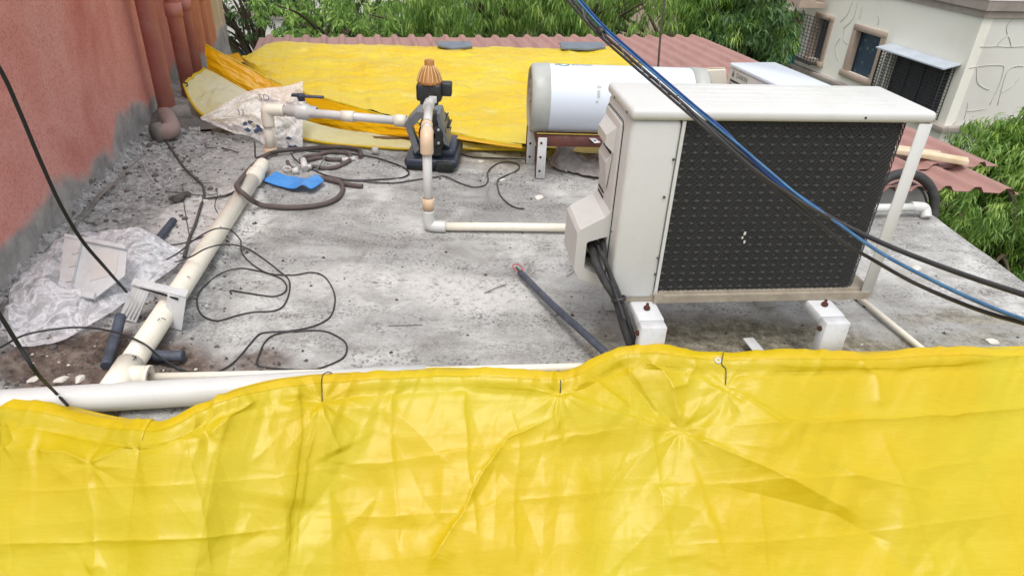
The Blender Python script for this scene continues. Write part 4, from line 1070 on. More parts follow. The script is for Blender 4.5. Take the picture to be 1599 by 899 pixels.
# valve cover, open towards the camera
def hexa(m, a, b): m.add(a + b, [(0, 1, 2, 3), (7, 6, 5, 4), (0, 4, 5, 1), (1, 5, 6, 2), (2, 6, 7, 3), (3, 7, 4, 0)])
v0, v1 = 0.085, 0.285; th_ = 0.006
out = [(0.0, 0.520), (-0.022, 0.492), (-0.100, 0.448), (-0.108, 0.435), (-0.108, 0.300), (-0.088, 0.268), (0.0, 0.232)]
inn = [(0.0, 0.425), (-0.03, 0.418), (-0.070, 0.405), (-0.074, 0.398), (-0.074, 0.312), (-0.066, 0.300), (0.0, 0.270)]
m = MB(); n = len(out)
v = [(u, v0, z) for u, z in out] + [(u, v0, z) for u, z in inn] + [(u, v1, z) for u, z in out] + [(u, v0 + 0.12, z) for u, z in inn]
f = []
for i in range(n - 1):
    f.append((i, n + i, n + i + 1, i + 1)); f.append((i, i + 1, 2 * n + i + 1, 2 * n + i)); f.append((n + i, 3 * n + i, 3 * n + i + 1, n + i + 1))
f.append(tuple(range(2 * n, 3 * n)))
m.add(v, f); vc = m.build('valve_cover', M['ac_side'], t)
m = MB(); m.add([(u, v0 + 0.118, z) for u, z in inn], [tuple(range(n))]); m.box2((-0.002, v0 + 0.006, 0.275), (0.0005, v0 + 0.118, 0.42)); m.build('cover_opening', M['hole'], vc)
m = MB(); m.lathe((-0.03, v0 + 0.09, 0.385), (0, -1, 0), [(0, 0.014), (0.02, 0.014), (0.02, 0.009), (0.05, 0.009), (0.05, 0)], 6); m.lathe((-0.045, v0 + 0.09, 0.345), (0, -1, 0), [(0, 0.014), (0.02, 0.014), (0.02, 0.009), (0.045, 0.009), (0.045, 0)], 6)
m.build('valve', M['plank'], t)
for (u, z) in [(0.140, 0.72), (0.130, 0.60), (0.143, 0.39), (0.143, 0.33)]:
    MB().lathe((u, -0.0015, z), (0, -1, 0), [(0, 0.0045), (0.003, 0.0045), (0.003, 0)], 8).build('screw', M['dark_mark'], t)
for (v_, z) in [(0.045, Z1 + 0.012), (0.20, Z1 + 0.012), (0.05, 0.46)]:
    MB().lathe((-0.005, v_, z), (-1, 0, 0), [(0, 0.004), (0.004, 0.004), (0.004, 0)], 8).build('screw', M['dark_mark'], t)
MB().lathe((0.70, -0.009, Z1 + 0.018), (0, -1, 0), [(0, 0.0035), (0.003, 0.0035), (0.003, 0)], 8).build('screw', M['hole'], t)
m = MB()
for (u, z, r) in [(0.42, 0.47, .007), (0.425, 0.44, .006), (0.415, 0.455, .005)]:
    m.box(tuple(gp(u - 0.158, z, 0.006)), (r, 0.002, r * 1.6))
m.build('droppings', M['chip'], t)
# brackets
def bracket(u, lab, rust):
    o = thing('unit_bracket', lab, 'bracket', AO + AU * u, TH, 'steel brackets under the big outdoor unit')
    w = 0.085
    m = MB().box2((-w / 2, -0.1045, 0.185), (w / 2, 0.36, 0.221), bev=0.003, seg=1); m.build('arm', M['bracket'], o)
    m = MB().box2((-w / 2 - 0.001, -0.150, -0.004), (w / 2 - 0.003, -0.105, 0.2195), bev=0.003, seg=1); m.build('leg', M['bracket'], o)
    m = MB().box2((-w / 2 + 0.004, 0.30, -0.004), (w / 2 - 0.004, 0.345, 0.184), bev=0.003, seg=1); m.build('leg', M['bracket'], o)
    m = MB().lathe((0.0, -0.045, 0.2232), (0, 0, 1), [(0, 0.011), (0.009, 0.011), (0.009, 0.005), (0.022, 0.005), (0.022, 0)], 6); m.build('bolt', M['rust'], o)
    for s in (-1, 1):
        m = MB().lathe((s * w / 2, -0.125, 0.185), (s, 0, 0), [(0, 0.009), (0.008, 0.009), (0.008, 0.004), (0.014, 0.004), (0.014, 0)], 6); m.build('bolt', M['rust'], o)
    return o
bracket(0.118, 'left white steel bracket with rusty bolts, beside the black insulated pipes', 1)
bracket(0.735, 'right white steel bracket with rusty bolts, beside the thin drain pipe', 1)
# insulated line and cables from the valve cover
def loc2w(u, v, z): return AO + AU * u + AV * v + np.array([0, 0, z])
P = [loc2w(-0.045, 0.15, 0.37), loc2w(-0.047, 0.07, 0.36)] + [Q(*q) for q in [(933, 414, 1.955), (947, 443, 1.93), (962, 467, 1.91), (974, 508, 1.875), (988, 549, 1.85), (996, 582, 1.82)]]
o = MB().tube(spline(P, 6), 0.0135, 14).build('insulated_pipe', M['foam']); tag(o, 'black insulated refrigerant pipe bending down from the valve cover', 'pipe')
P = [loc2w(-0.02, 0.15, 0.40), loc2w(-0.018, 0.07, 0.395)] + [Q(*q) for q in [(945, 405, 1.95), (955, 432, 1.93), (968, 462, 1.905), (984, 508, 1.87), (995, 545, 1.85), (1004, 580, 1.82)]]
o = MB().tube(spline(P, 6), 0.0075, 10).build('unit_cable', M['cable']); tag(o, 'slim black cable running down along the insulated pipe', 'cable')
P = [loc2w(-0.035, 0.15, 0.39), loc2w(-0.03, 0.07, 0.38)] + [Q(*q) for q in [(941, 398, 1.95), (952, 430, 1.935), (964, 464, 1.892), (976, 500, 1.85)]]
o = MB().tube(spline(P, 6), 0.006, 10).build('unit_cable', M['foam']); tag(o, 'short grey cable between the insulated pipe and the slim black cable', 'cable')
c = Q(964, 467, 1.905); MB_ = MB().lathe(c + np.array([0.003, 0, 0.008]), (0.2, -0.3, -0.9), [(0, 0.019), (0, 0.0245), (0.014, 0.0245), (0.014, 0.019)], 16); o = MB_.build('tape_band', M['black']); tag(o, 'black tape band tying the insulated pipe and cable together', 'tape')

# lone grey conduit with bare wires
t = thing('grey_conduit', 'dark grey conduit on the slab with bare wire ends, left of the big outdoor unit', 'conduit')
P = [G(813, 426, 0.020), G(865, 478, 0.05), G(912, 520, 0.075), G(962, 566, 0.085)]
MB().tube(spline(P, 6), 0.0135, 14).build('sleeve', M['conduit'], t)
a = G(813, 426, 0.024)
MB().tube(spline([a, G(805, 421, 0.03), G(801, 415, 0.035), G(806, 413, 0.04), G(814, 416, 0.035), G(817, 424, 0.03), a], 6), 0.0022, 6).build('red_wire', paint('red_wire', srgb(190, 60, 70), None, 0.4), t)
MB().tube(spline([a, G(808, 420, 0.03), G(806, 417, 0.035)], 6), 0.003, 6).build('black_wire', M['hole'], t)
MB().tube(spline([a, G(811, 422, 0.03), G(809, 418, 0.04)], 6), 0.0025, 6).build('green_wire', M['green_mark'], t)
o = MB().tube(spline([G(757, 458, 0.004), G(775, 450, 0.004), G(792, 444, 0.004)], 5), 0.0015, 5).build('wire_bit', M['cable']); tag(o, 'short straight wire bit lying left of the grey conduit', 'wire')
o = MB().tube(spline([G(885, 432, 0.004), G(895, 426, 0.006), G(897, 421, 0.006), G(889, 423, 0.004)], 5), 0.0015, 5).build('wire_bit', M['cable']); tag(o, 'small hooked wire bit just left of the valve cover', 'wire')

# ------------------------------------------------------------------ water heater on its stand
ha = math.radians(4.0); HX = np.array([math.cos(ha), math.sin(ha), 0.0]); HO = np.array([0.055, 3.72, 0.415]); HR = 0.178; HL = 0.93
t = thing('water_heater', 'white cylindrical water heater tank with grey end caps lying on a low stand', 'water heater', (0, 0, 0))
MB().lathe(HO + HX * 0.085, HX, [(0, HR), (HL - 0.16, HR)], 72).build('tank', M['tank'], t)
MB().lathe(HO, HX, [(0.0, HR - 0.028), (-0.012, HR - 0.022), (-0.004, HR - 0.008), (0.012, HR + 0.001), (0.086, HR + 0.0035), (0.090, HR)], 72).build('end_cap', M['tank_cap'], t)
m = MB().lathe(HO, HX, [(-0.006, HR - 0.028), (0.012, HR - 0.034), (0.012, 0.11), (0.0, 0.105), (0.0, 0.07), (0.012, 0.065), (0.016, 0)], 72).build('end_disc', M['tank_end'], t)
up_ = np.cross(HX, np.array([0, 1.0, 0])); up_ = np.array([0, 0, 1.0]); sd_ = np.cross(up_, HX)
for k in range(6):
    a = k * math.pi / 3
    c = HO + HX * 0.004 + (np.cos(a) * up_ + np.sin(a) * sd_) * 0.085
    MB().box(tuple(c), (0.012, 0.01, 0.10), M=Matrix.Translation(c) @ Matrix.Rotation(ha, 4, 'Z') @ Matrix.Rotation(-a, 4, 'X')).build('disc_rib', M['tank_end'], t)
MB().lathe(HO + HX * (HL - 0.076), HX, [(0, HR), (0.0, HR + 0.004), (0.075, HR + 0.002), (0.09, HR - 0.012), (0.095, 0)], 72).build('end_cap', M['tank_cap'], t)
m = MB()
def on_tank(s, a, r=HR + 0.0012):   # a: angle from straight up towards the camera
    return HO + HX * s + (math.cos(a) * np.array([0, 0, 1.0]) - math.sin(a) * np.cross(np.array([0, 0, 1.0]), HX)) * r
def patch(s0, s1, a0, a1, mat, name):
    m = MB(); n = 6
    V = np.array([[on_tank(s, a) for a in np.linspace(a0, a1, n)] for s in np.linspace(s0, s1, n)])
    return m.grid(V).build(name, mat, t)
patch(0.328, 0.352, 0.92, 1.0, M['tank_cap'], 'sticker'); patch(0.330, 0.345, 1.06, 1.28, M['tank_cap'], 'sticker'); patch(0.325, 0.338, 1.36, 1.42, M['tank_cap'], 'sticker')
def text_mesh(body, size, mat, name, parent, fn, extr=0.0):
    cu = bpy.data.curves.new(name, 'FONT'); cu.body = body; cu.size = size; cu.resolution_u = 3
    o = bpy.data.objects.new(name + '_curve', cu); S.collection.objects.link(o)
    dg_ = bpy.context.evaluated_depsgraph_get(); me = bpy.data.meshes.new_from_object(o.evaluated_get(dg_))
    bpy.data.objects.remove(o); bpy.data.curves.remove(cu)
    bm = bmesh.new(); bm.from_mesh(me); bmesh.ops.triangulate(bm, faces=bm.faces)
    for v in bm.verts: v.co = Vector(fn(v.co.x, v.co.y))
    bm.to_mesh(me); bm.free(); me.materials.clear(); me.materials.append(mat); me.name = name
    q = bpy.data.objects.new(name, me); S.collection.objects.link(q)
    if parent is not None: q.parent = parent
    return q
text_mesh('smith', 0.052, M['grey_mark'], 'lettering', t, lambda x, y: on_tank(0.205 + x, 0.06 - y / HR))
V = []
m = MB()
for k in range(28):
    a0 = k * 2 * math.pi / 28; a1 = (k + 1) * 2 * math.pi / 28
    q = lambda a, r: on_tank(0.165 + r * math.cos(a), 0.0 + r * 0.8 * math.sin(a) / HR)
    m.add([q(a0, 0.022), q(a1, 0.022), q(a1, 0.031), q(a0, 0.031)], [(0, 1, 2, 3)])
m.build('green_emblem', M['green_mark'], t)
c = on_tank(0.125, 0.04); MB().lathe(c, on_tank(0.125, 0.04) - on_tank(0.125, 0.0, 0.1), [(0, 0.006), (0.0015, 0.006), (0.0015, 0)], 10).build('dot', M['grey_mark'], t)
# stand
t = thing('heater_stand', 'low red-brown angle iron stand with white legs under the water heater', 'stand', (0, 0, 0))
def along(s, dy, z): return HO + HX * s + np.array([-HX[1], HX[0], 0]) * dy + np.array([0, 0, z - HO[2]])
def bar(m, s0, s1, d0, d1, z0, z1, bev=0.002):
    c = along((s0 + s1) / 2, (d0 + d1) / 2, (z0 + z1) / 2); return m.box(tuple(c), (abs(s1 - s0), abs(d1 - d0), abs(z1 - z0)), rz=ha, bev=bev, seg=1)
m = MB(); bar(m, 0.035, 0.95, -0.125, -0.121, 0.185, 0.242); bar(m, 0.035, 0.95, -0.121, -0.085, 0.238, 0.242); m.build('front_rail', M['stand_brown'], t)
m = MB(); bar(m, 0.035, 0.95, 0.105, 0.109, 0.185, 0.242); m.build('back_rail', M['stand_brown'], t)
m = MB(); bar(m, 0.033, 0.0365, -0.12, 0.105, 0.185, 0.242); m.build('end_rail', M['stand_brown'], t)
m = MB(); bar(m, 0.948, 0.9515, -0.12, 0.105, 0.185, 0.242); m.build('end_rail', M['stand_brown'], t)
for (s, d) in ((0.04, -0.128), (0.0, 0.10), (0.93, -0.128), (0.93, 0.108)):
    m = MB(); bar(m, s, s + 0.048, d - 0.004, d, 0.0, 0.235); lg = m.build('leg', M['bracket'], t)
    m = MB(); bar(m, s - 0.004, s - 0.0005, d - 0.004, d + 0.045, 0.0, 0.237); m.build('leg_flange', M['stand_brown'], lg)
    for z in (0.045, 0.125, 0.205):
        c = along(s + 0.018, d - 0.004, z); MB().lathe(c, (HX[1], -HX[0], 0), [(0, 0.007), (0.002, 0.007), (0.002, 0)], 8).build('bolt_hole', M['rust'], lg)
m = MB(); c = along(0.34, -0.15, 0.236)
m.box(tuple(c), (0.035, 0.10, 0.004), rz=ha + 0.25, bev=0.001, seg=1); mt = m.build('mounting_tab', M['bracket'], t)
MB().box(tuple(c + np.array([0.004, -0.022, 0.0025])), (0.012, 0.016, 0.002), rz=ha + 0.25).build('slot', M['hole'], mt)

# folded card behind the heater
P = [Q(1087, 112, 4.05), Q(1134, 110, 4.05), Q(1136, 150, 4.05), Q(1087, 152, 4.05)]
t = thing('card_panel', 'creased off-white card standing between the water heater and the small outdoor unit', 'card')
MB().prism(P, (0.004, 0.03, 0)).build('front_leaf', M['board'], t)
MB().prism([P[0] + np.array([0.0, 0.032, 0.004]), P[1] + np.array([0, 0.032, 0.004]), P[1] + np.array([0.02, 0.10, -0.03]), P[0] + np.array([0.03, 0.09, -0.02])], (0, 0, 0.004)).build('top_flap', M['board'], t)

# ------------------------------------------------------------------ small outdoor unit behind
a2 = math.radians(14.5)
c0 = G(1141, 99, 0.62); SU = np.array([math.cos(a2), math.sin(a2), 0]); SV = np.array([-SU[1], SU[0], 0])
t = thing('outdoor_unit', 'smaller white outdoor unit turned sideways behind the lid of the big one', 'air conditioner', (c0[0], c0[1], 0), a2)
m = MB().box2((0.002, -0.78, 0.06), (0.27, 0.0, 0.60), bev=0.006); m.build('cabinet', M['ac_side'], t)
MB().box2((-0.002, -0.785, 0.600), (0.275, 0.004, 0.622), bev=0.008, seg=3).build('lid', M['tank'], t)
for k in range(9):
    MB().box2((-0.001, -0.30 - 0.004 * k, 0.534 - k * 0.022), (0.0035, -0.03, 0.542 - k * 0.022)).build('grille_slot', M['hole'], t)
for s in (-0.7, -0.08): MB().box2((0.02, s - 0.03, 0.0), (0.25, s + 0.03, 0.062)).build('foot', M['bracket'], t)
text_mesh('DAIKIN', 0.034, M['dark_mark'], 'lettering', t, lambda x, y: (-0.0005, -0.085 - x, 0.562 + y))
MB().prism([(-0.001, -0.040, 0.562), (-0.001, -0.062, 0.562), (-0.001, -0.050, 0.590)], (-0.001, 0, 0)).build('triangle_mark', M['dark_mark'], t)

# ------------------------------------------------------------------ loose things on the slab
def crumpled(name, top, bot, nu, nv, hfun, mat, label, cat, seed=0, amp=0.03, fr=6):
    V = loft(top, bot, nu, nv)
    u, v = np.meshgrid(np.linspace(0, 1, nu), np.linspace(0, 1, nv), indexing='ij')
    V[..., 1] += 0.035 * fbm(u * 13, v * 1.5, seed + 31, 4) * np.abs(v - 0.5) * 2; V[..., 0] += 0.03 * fbm(u * 2, v * 9, seed + 33, 4)
    e = np.minimum(1, 4.5 * np.minimum(np.minimum(u, 1 - u) * 1.6, np.minimum(v, 1 - v)))
    wr = 1 - 2.4 * np.abs(fbm(u * fr + 1.2 * vnoise(u * 4, v * 4, seed), v * fr * 0.7 + vnoise(u * 5, v * 3, seed + 5), seed, 5))
    wr2 = 1 - 2.2 * np.abs(fbm(u * fr * 2.6, v * fr * 2.0, seed + 9, 4))
    wr = 0.4 * wr + 1.6 * tri(u * fr * 1.1, v * fr * 0.8, seed + 40) + 0.35 * tri(u * fr * 3, v * fr * 2.2, seed + 44)
    V[..., 2] += hfun(u, v) * e + amp * (wr * 0.75 + 0.3 * wr2) * (0.25 + 0.75 * e) + amp * 0.6
    V[..., 0] += amp * 0.6 * fbm(u * fr, v * fr, seed + 20, 3); V[..., 1] += amp * 0.6 * fbm(u * fr, v * fr, seed + 21, 3)
    V[..., 2] = np.maximum(V[..., 2], 0.004)
    o = big_grid(name, V, mat, flip=True, smooth=True)
    return tag(o, label, cat) if label else o
bagtop = [(12, 468), (36, 428), (62, 398), (92, 374), (150, 372), (215, 368), (250, 378), (284, 392)]
bagbot = [(6, 520), (28, 546), (70, 545), (102, 536), (150, 508), (198, 478), (244, 446), (288, 412)]
crumpled('plastic_bag', [G(*p) for p in bagtop], [G(*p) for p in bagbot], 220, 140, lambda u, v: 0.07 * np.exp(-((u - 0.35) / 0.3) ** 2) * np.sin(np.pi * v) + 0.05 * np.exp(-((u - 0.75) / 0.15) ** 2) * np.sin(np.pi * v),
         M['bag'], 'crumpled clear plastic bag by the wall at the left, round the white bracket plate', 'plastic bag', 3, 0.034, 5)
# printed bag behind the suction pipe
tp = [(313, 184), (335, 172), (362, 156), (392, 142), (425, 137), (452, 134), (473, 127)]
bp = [(315, 187), (335, 196), (365, 208), (395, 215), (425, 236), (450, 250), (473, 244)]
top = [Q(*p, y) for p, y in zip(tp, [4.10, 4.12, 4.15, 4.15, 4.12, 4.08, 4.05])]; bot = [Q(*p, y) for p, y in zip(bp, [4.06, 4.02, 3.98, 3.96, 3.92, 3.88, 3.9])]
V = loft(top, bot, 150, 100)
u, v = np.meshgrid(np.linspace(0, 1, 150), np.linspace(0, 1, 100), indexing='ij')
wr = 1 - 2.3 * np.abs(fbm(u * 6 + v, v * 5, 33, 5)); e = np.minimum(1, 5 * np.minimum(np.minimum(u, 1 - u) * 1.6, np.minimum(v, 1 - v)))
V[..., 1] -= (0.03 * np.sin(np.pi * u) * np.sin(np.pi * v) + 0.012 * wr * e + (0.07 * tri(u * 5, v * 4, 61) + 0.035 * tri(u * 13, v * 9, 63)) * e); V[..., 2] += 0.010 * wr * e
V[..., 2] = np.maximum(V[..., 2], 0.004)
t = thing('printed_bag', 'milky plastic bag with faded blue printing slumped behind the suction pipe', 'plastic bag')
big_grid('film', V, M['bag2'], parent=t, flip=True)
def on_bag(uu, vv, off=0.006):
    i = int(np.clip(uu * 149, 0, 149)); j = int(np.clip(vv * 99, 0, 99)); return V[i, j] + np.array([0, -off, off * 0.5])
M['print'] = paint('faded_blue_print', srgb(116, 126, 146), srgb(150, 154, 164), 0.5, 30)
M['print_dark'] = paint('dark_blue_print', srgb(62, 78, 108), srgb(96, 116, 146), 0.5, 40)
for body, uu, vv, sc in (('SD', 0.60, 0.22, 0.055), ('33', 0.42, 0.46, 0.05), ('3', 0.885, 0.88, 0.055)):
    base = on_bag(uu, vv, 0.016)
    text_mesh(body, sc, M['print'], 'lettering', t, lambda x, y, b=base: b + np.array([x, -0.02, y]))
rr = random.Random(5)
for k in range(12):
    uu, vv = (rr.uniform(0.46, 0.62), rr.uniform(0.62, 0.9)) if k < 8 else (rr.uniform(0.88, 0.96), rr.uniform(0.72, 0.92))
    p = on_bag(uu, vv, 0.010); m = MB(); n = 9; a0 = rr.uniform(0, 6)
    m.add([p + np.array([0.022 * rr.uniform(.4, 1.1) * math.cos(a0 + q * 6.283 / n), -0.004, 0.015 * rr.uniform(.4, 1.1) * math.sin(a0 + q * 6.283 / n)]) for q in range(n)], [tuple(range(n))])
    m.build('print_blot', M['print_dark'], t)
# grey sack under the heater
crumpled('grey_sack', [G(*p) for p in [(858, 254), (872, 246), (890, 240), (920, 240), (960, 240), (985, 244)]], [G(*p) for p in [(862, 262), (878, 270), (900, 274), (928, 280), (960, 282), (985, 276)]], 110, 70,
         lambda u, v: 0.075 * np.sin(np.pi * v) * (1 + 0.4 * np.sin(u * 9)), M['sack'], 'crumpled dusty grey plastic sheet lying under the water heater', 'plastic sheet', 12, 0.022, 5)
o = MB().prism([Q(908, 229, 3.92), Q(928, 229, 3.92), Q(930, 240, 3.86), Q(906, 240, 3.86)], (0, 0.0, 0.004)).build('white_offcut', M['board']); tag(o, 'small white offcut on top of the grey plastic sheet', 'offcut')

# white angle plate lying in the bag
t = thing('bracket_plate', 'white slotted angle plate lying in the clear plastic bag', 'bracket')
po = G(150, 425, 0.10); pn = np.array([-0.12, -0.42, 0.90]); pn /= np.linalg.norm(pn)
pp = lambda x_, y_, h_=0.0: PLN(x_, y_, po + pn * h_, pn)
def plate(pts, h_, th__, nme, mt=None): return MB().prism([pp(*p, h_) for p in pts], pn * th__).build(nme, mt or M['bracket'], t)
plate([(118, 380), (200, 391), (196, 432), (150, 466), (112, 459)], 0.0, 0.004, 'web')
plate([(104, 374), (130, 379), (112, 461), (94, 459)], 0.006, 0.012, 'left_flange')
plate([(104, 374), (106, 369), (201, 387), (200, 393)], 0.004, 0.016, 'top_flange')
plate([(94, 459), (97, 452), (152, 460), (149, 469)], 0.004, 0.012, 'bottom_flange')
plate([(152, 394), (186, 398), (182, 428), (140, 440)], 0.0048, 0.0016, 'recess', M['ac_side'])
for (x_, y_) in ((118, 392), (113, 412), (108, 436)):
    plate([(x_ - 5, y_ - 7), (x_ + 5, y_ - 6), (x_ + 6, y_ + 4), (x_ - 4, y_ + 6)], 0.0185, 0.005, 'boss', M['ac_side'])
MB().lathe(pp(107, 448, 0.019), pn, [(0, 0.004), (0.001, 0.004), (0.001, 0)], 10).build('screw_hole', M['hole'], t)

# white channel bridging the diagonal pipe
t = thing('channel_bracket', 'white U shaped metal channel straddling the diagonal cream pipe', 'bracket')
y0 = 2.00
rf = [Q(262, 461, y0), Q(291, 467, y0 - 0.015), Q(284, 516, y0 - 0.03), Q(254, 510, y0 - 0.015)]
MB().prism(rf, (-0.003, 0.012, 0.0)).build('right_flange', M['bracket'], t)
lf = [Q(207, 449, y0 + 0.05), Q(233, 456, y0 + 0.035), Q(213, 504, y0 + 0.01), Q(185, 497, y0 + 0.02)]
MB().prism(lf, (0.0, 0.010, 0.0)).build('left_flange', M['bracket'], t)
for f0 in (0.22, 0.42, 0.62, 0.82):
    a = lf[0] * (1 - f0) + lf[1] * f0; b = lf[3] * (1 - f0) + lf[2] * f0
    MB().tube([a * 0.97 + b * 0.03 + np.array([0, -0.001, 0]), a * 0.5 + b * 0.5 + np.array([0.004, -0.002, 0]), a * 0.06 + b * 0.94 + np.array([0, -0.001, 0])], 0.0022, 5).build('pressed_rib', M['ac_side'], t)
w0 = Q(205, 446, y0 + 0.05); w1_ = Q(291, 466, y0 - 0.015)
MB().prism([w0, w1_, w1_ + np.array([-0.003, 0.035, 0.004]), w0 + np.array([-0.003, 0.035, 0.004])], (0, 0.0, 0.006)).build('top_web', M['bracket'], t)
MB().prism([w0 + np.array([0.03, -0.001, -0.003]), w1_ + np.array([-0.03, -0.001, -0.003]), w1_ + np.array([-0.03, -0.001, -0.010]), w0 + np.array([0.03, -0.001, -0.010])], (0, 0.006, 0)).build('web_shade', M['hole'], t)  # dark strip standing in for shade under the web

# blue sheet
tp = [(421, 268), (440, 272), (462, 276), (478, 278), (495, 272)]; bp = [(412, 285), (432, 290), (458, 296), (474, 290), (488, 296)]
tp = [(432, 268), (446, 274), (466, 277), (480, 279), (494, 273)]; bp = [(411, 282), (430, 289), (458, 295), (474, 289), (487, 295)]
zz = [0.035, 0.03, 0.03, 0.045, 0.035]
t = [G(*p, z) for p, z in zip(tp, zz)] + [G(506, 281, 0.03)]
b = [G(*p, z) for p, z in zip(bp, [0.02, 0.02, 0.02, 0.045, 0.03])] + [G(506, 283, 0.03)]
V2 = loft(t, b, 50, 14); m = MB(); m.grid(V2, flip=True); m.grid(V2 - np.array([0, 0, 0.003])); o = m.build('blue_sheet', M['blue']); tag(o, 'scuffed bright blue plastic piece lying beside the brown hose', 'plastic sheet')

# hoses and cables: traced on the slab, each with its own thickness
def conv(pts, ox, oy, sc): return [(ox + p[0] / sc, oy + p[1] / sc) + tuple(p[2:]) for p in pts]
def lay(name, pts, r, mat, label, cat='cable', z0=None, n=8, group=None, wob_=0.0):
    P = []
    for p in pts:
        z = p[2] if len(p) > 2 else (r + 0.003 if z0 is None else z0)
        w = G(p[0], p[1], z); 
        if len(p) <= 2 and -2.6 < w[0] < 2.2 and w[1] < 4.1: w[2] = slab_z(w[0], w[1]) + r + 0.0015
        P.append(w)
    P = spline(P, 7)
    if wob_: P[:, 2] += wob_ * np.abs(vnoise(np.arange(len(P)) / 6, np.zeros(len(P)), 5))
    o = MB().tube(P, r, n).build(name, mat)
    return tag(o, label, cat, group)
c4 = lambda q: conv(q, 350, 180, 4.086)
lay('brown_hose', c4([(870, 262), (872, 235), (845, 222), (800, 210), (720, 200), (600, 205), (500, 210), (430, 222, .02), (350, 232, .02), (290, 248, .02), (240, 280, .02), (190, 320, .04), (140, 375, .07), (100, 425, .10), (82, 450, .105), (95, 478, .108), (125, 502, .10), (165, 535, .07), (205, 560, .03), (255, 575), (330, 582), (410, 585), (500, 580), (590, 570), (670, 550), (730, 515), (757, 470), (748, 430), (715, 408), (660, 400), (600, 398)]),
    0.0125, M['hose'], 'long brown hose looping over the reducer of the diagonal pipe', 'hose', n=12)
lay('grey_hose', c4([(492, 275), (530, 310), (590, 332), (660, 336), (730, 326), (785, 300), (806, 268), (795, 242), (740, 232), (660, 240), (590, 250), (520, 262), (490, 285)]), 0.0115, M['hose'], 'round coil of grey brown hose beside the white fittings', 'hose', n=12)
lay('hose_piece', c4([(530, 282), (600, 270), (680, 282), (748, 284)]), 0.012, M['hose'], 'short straight hose length lying inside the round coil', 'hose', n=12)
lay('hose_piece', c4([(600, 395), (700, 415), (800, 438), (885, 450)]), 0.012, M['hose'], 'short hose length ending right of the blue plastic piece', 'hose', n=12)
lay('hose_piece', c4([(405, 290), (420, 320), (450, 345)]), 0.010, M['hose'], 'stubby hose end standing left of the white fittings', 'hose', n=12)
lay('pipe_offcut', c4([(752, 284), (790, 280), (835, 274)]), 0.011, M['pvc_white'], 'short white pipe offcut plugged in the round hose coil', 'pipe fitting', n=14)
lay('pipe_offcut', c4([(650, 262, .03), (620, 310, .03), (590, 350, .02)]), 0.004, M['pump_grey'], 'thin grey rod leaning across the round hose coil', 'rod')
t = thing('pipe_tee', 'small white pipe tee lying between hose ends and blue plastic piece', 'pipe fitting')
a, b = G(*c4([(505, 285)])[0], 0.05), G(*c4([(520, 345)])[0], 0.02)
MB().cyl(a, b, 0.017, 14, 0.020).build('body', M['pvc_white'], t); MB().cyl((a + b) / 2 + np.array([0, 0, -.01]), G(*c4([(560, 332)])[0], 0.022), 0.013, 12).build('branch', M['pvc_white'], t)
o = MB().lathe(G(*c4([(405, 352)])[0], 0.012), (0.2, -0.3, 1), [(0, 0.018), (0.0, 0.022), (0.015, 0.022), (0.015, 0.018), (0, 0.018)], 16).build('pipe_ring', M['pvc_white']); tag(o, 'flat white pipe ring at the left of the white tee', 'pipe fitting')
o = MB().lathe(G(*c4([(460, 356)])[0], 0.014), (1, 0.3, 0.2), [(-0.02, 0.012), (-0.02, 0.017), (0.015, 0.019), (0.015, 0.0)], 14).build('pipe_plug', M['pvc_white']); tag(o, 'small white pipe cap between ring and tee', 'pipe fitting')
o = MB().lathe(G(*c4([(966, 228)])[0], 0.02), (1, 0.1, 0), [(-0.018, 0.014), (-0.018, 0.02), (0.018, 0.02), (0.018, 0.014), (-0.018, 0.014)], 14).build('pipe_socket', M['pvc_white']); tag(o, 'white pipe socket lying left of the pump at the cover edge', 'pipe fitting')
lay('pump_cable', c4([(195, 170), (198, 215), (200, 258), (215, 268), (255, 255, .02), (330, 234, .03), (450, 224, .03), (560, 228), (700, 236), (850, 252), (980, 278), (1090, 308), (1150, 338), (1180, 362), (1165, 384), (1110, 398), (1000, 408), (900, 412), (800, 408), (720, 396), (640, 378), (570, 350), (500, 318, .03), (455, 282, .03), (430, 248, .02)]),
    0.0045, M['cable'], 'black cable making a wide oval left of the pump')
c5 = lambda q: conv(q, 580, 70, 2.997)
lay('pump_cable', c4([(560, 392), (700, 402), (850, 418), (1000, 428), (1100, 430), (1200, 412), (1300, 398)]) + c5([(300, 620), (345, 620), (420, 645), (480, 662), (530, 655), (547, 630), (545, 600), (565, 570), (600, 550), (640, 547), (685, 556), (693, 575), (670, 595), (625, 610), (594, 632), (592, 660), (605, 700), (640, 740), (680, 760), (717, 765)]),
    0.0042, M['cable_dusty'], 'black cable snaking right past the riser and ending in a hook near the heater stand')
lay('pump_cable', [(690, 203, .18), (703, 222, .12)] + c5([(400, 492), (440, 513), (500, 524), (600, 528), (700, 534), (760, 536), (850, 535), (900, 525)]), 0.0040, M['cable'], 'black cable from the pump running right under the water heater')
c3 = lambda q: conv(q, 280, 330, 3.1)
w = 0.0030
lay('loop_cable', c3([(-60, 235, .05), (0, 200, .10), (60, 150, .13), (130, 105, .135), (190, 84, .12), (250, 92, .06), (290, 120), (300, 150), (302, 190), (340, 240), (400, 282), (460, 303), (560, 306), (640, 294), (700, 312), (738, 360), (755, 420), (740, 490), (700, 530), (620, 560), (520, 575), (430, 580), (385, 592), (340, 640), (280, 705), (220, 755), (160, 779), (60, 778), (0, 765), (-60, 740), (-110, 700)]),
    w, M['cable'], 'black cable running from the diagonal pipe round a big bend back to the tee')
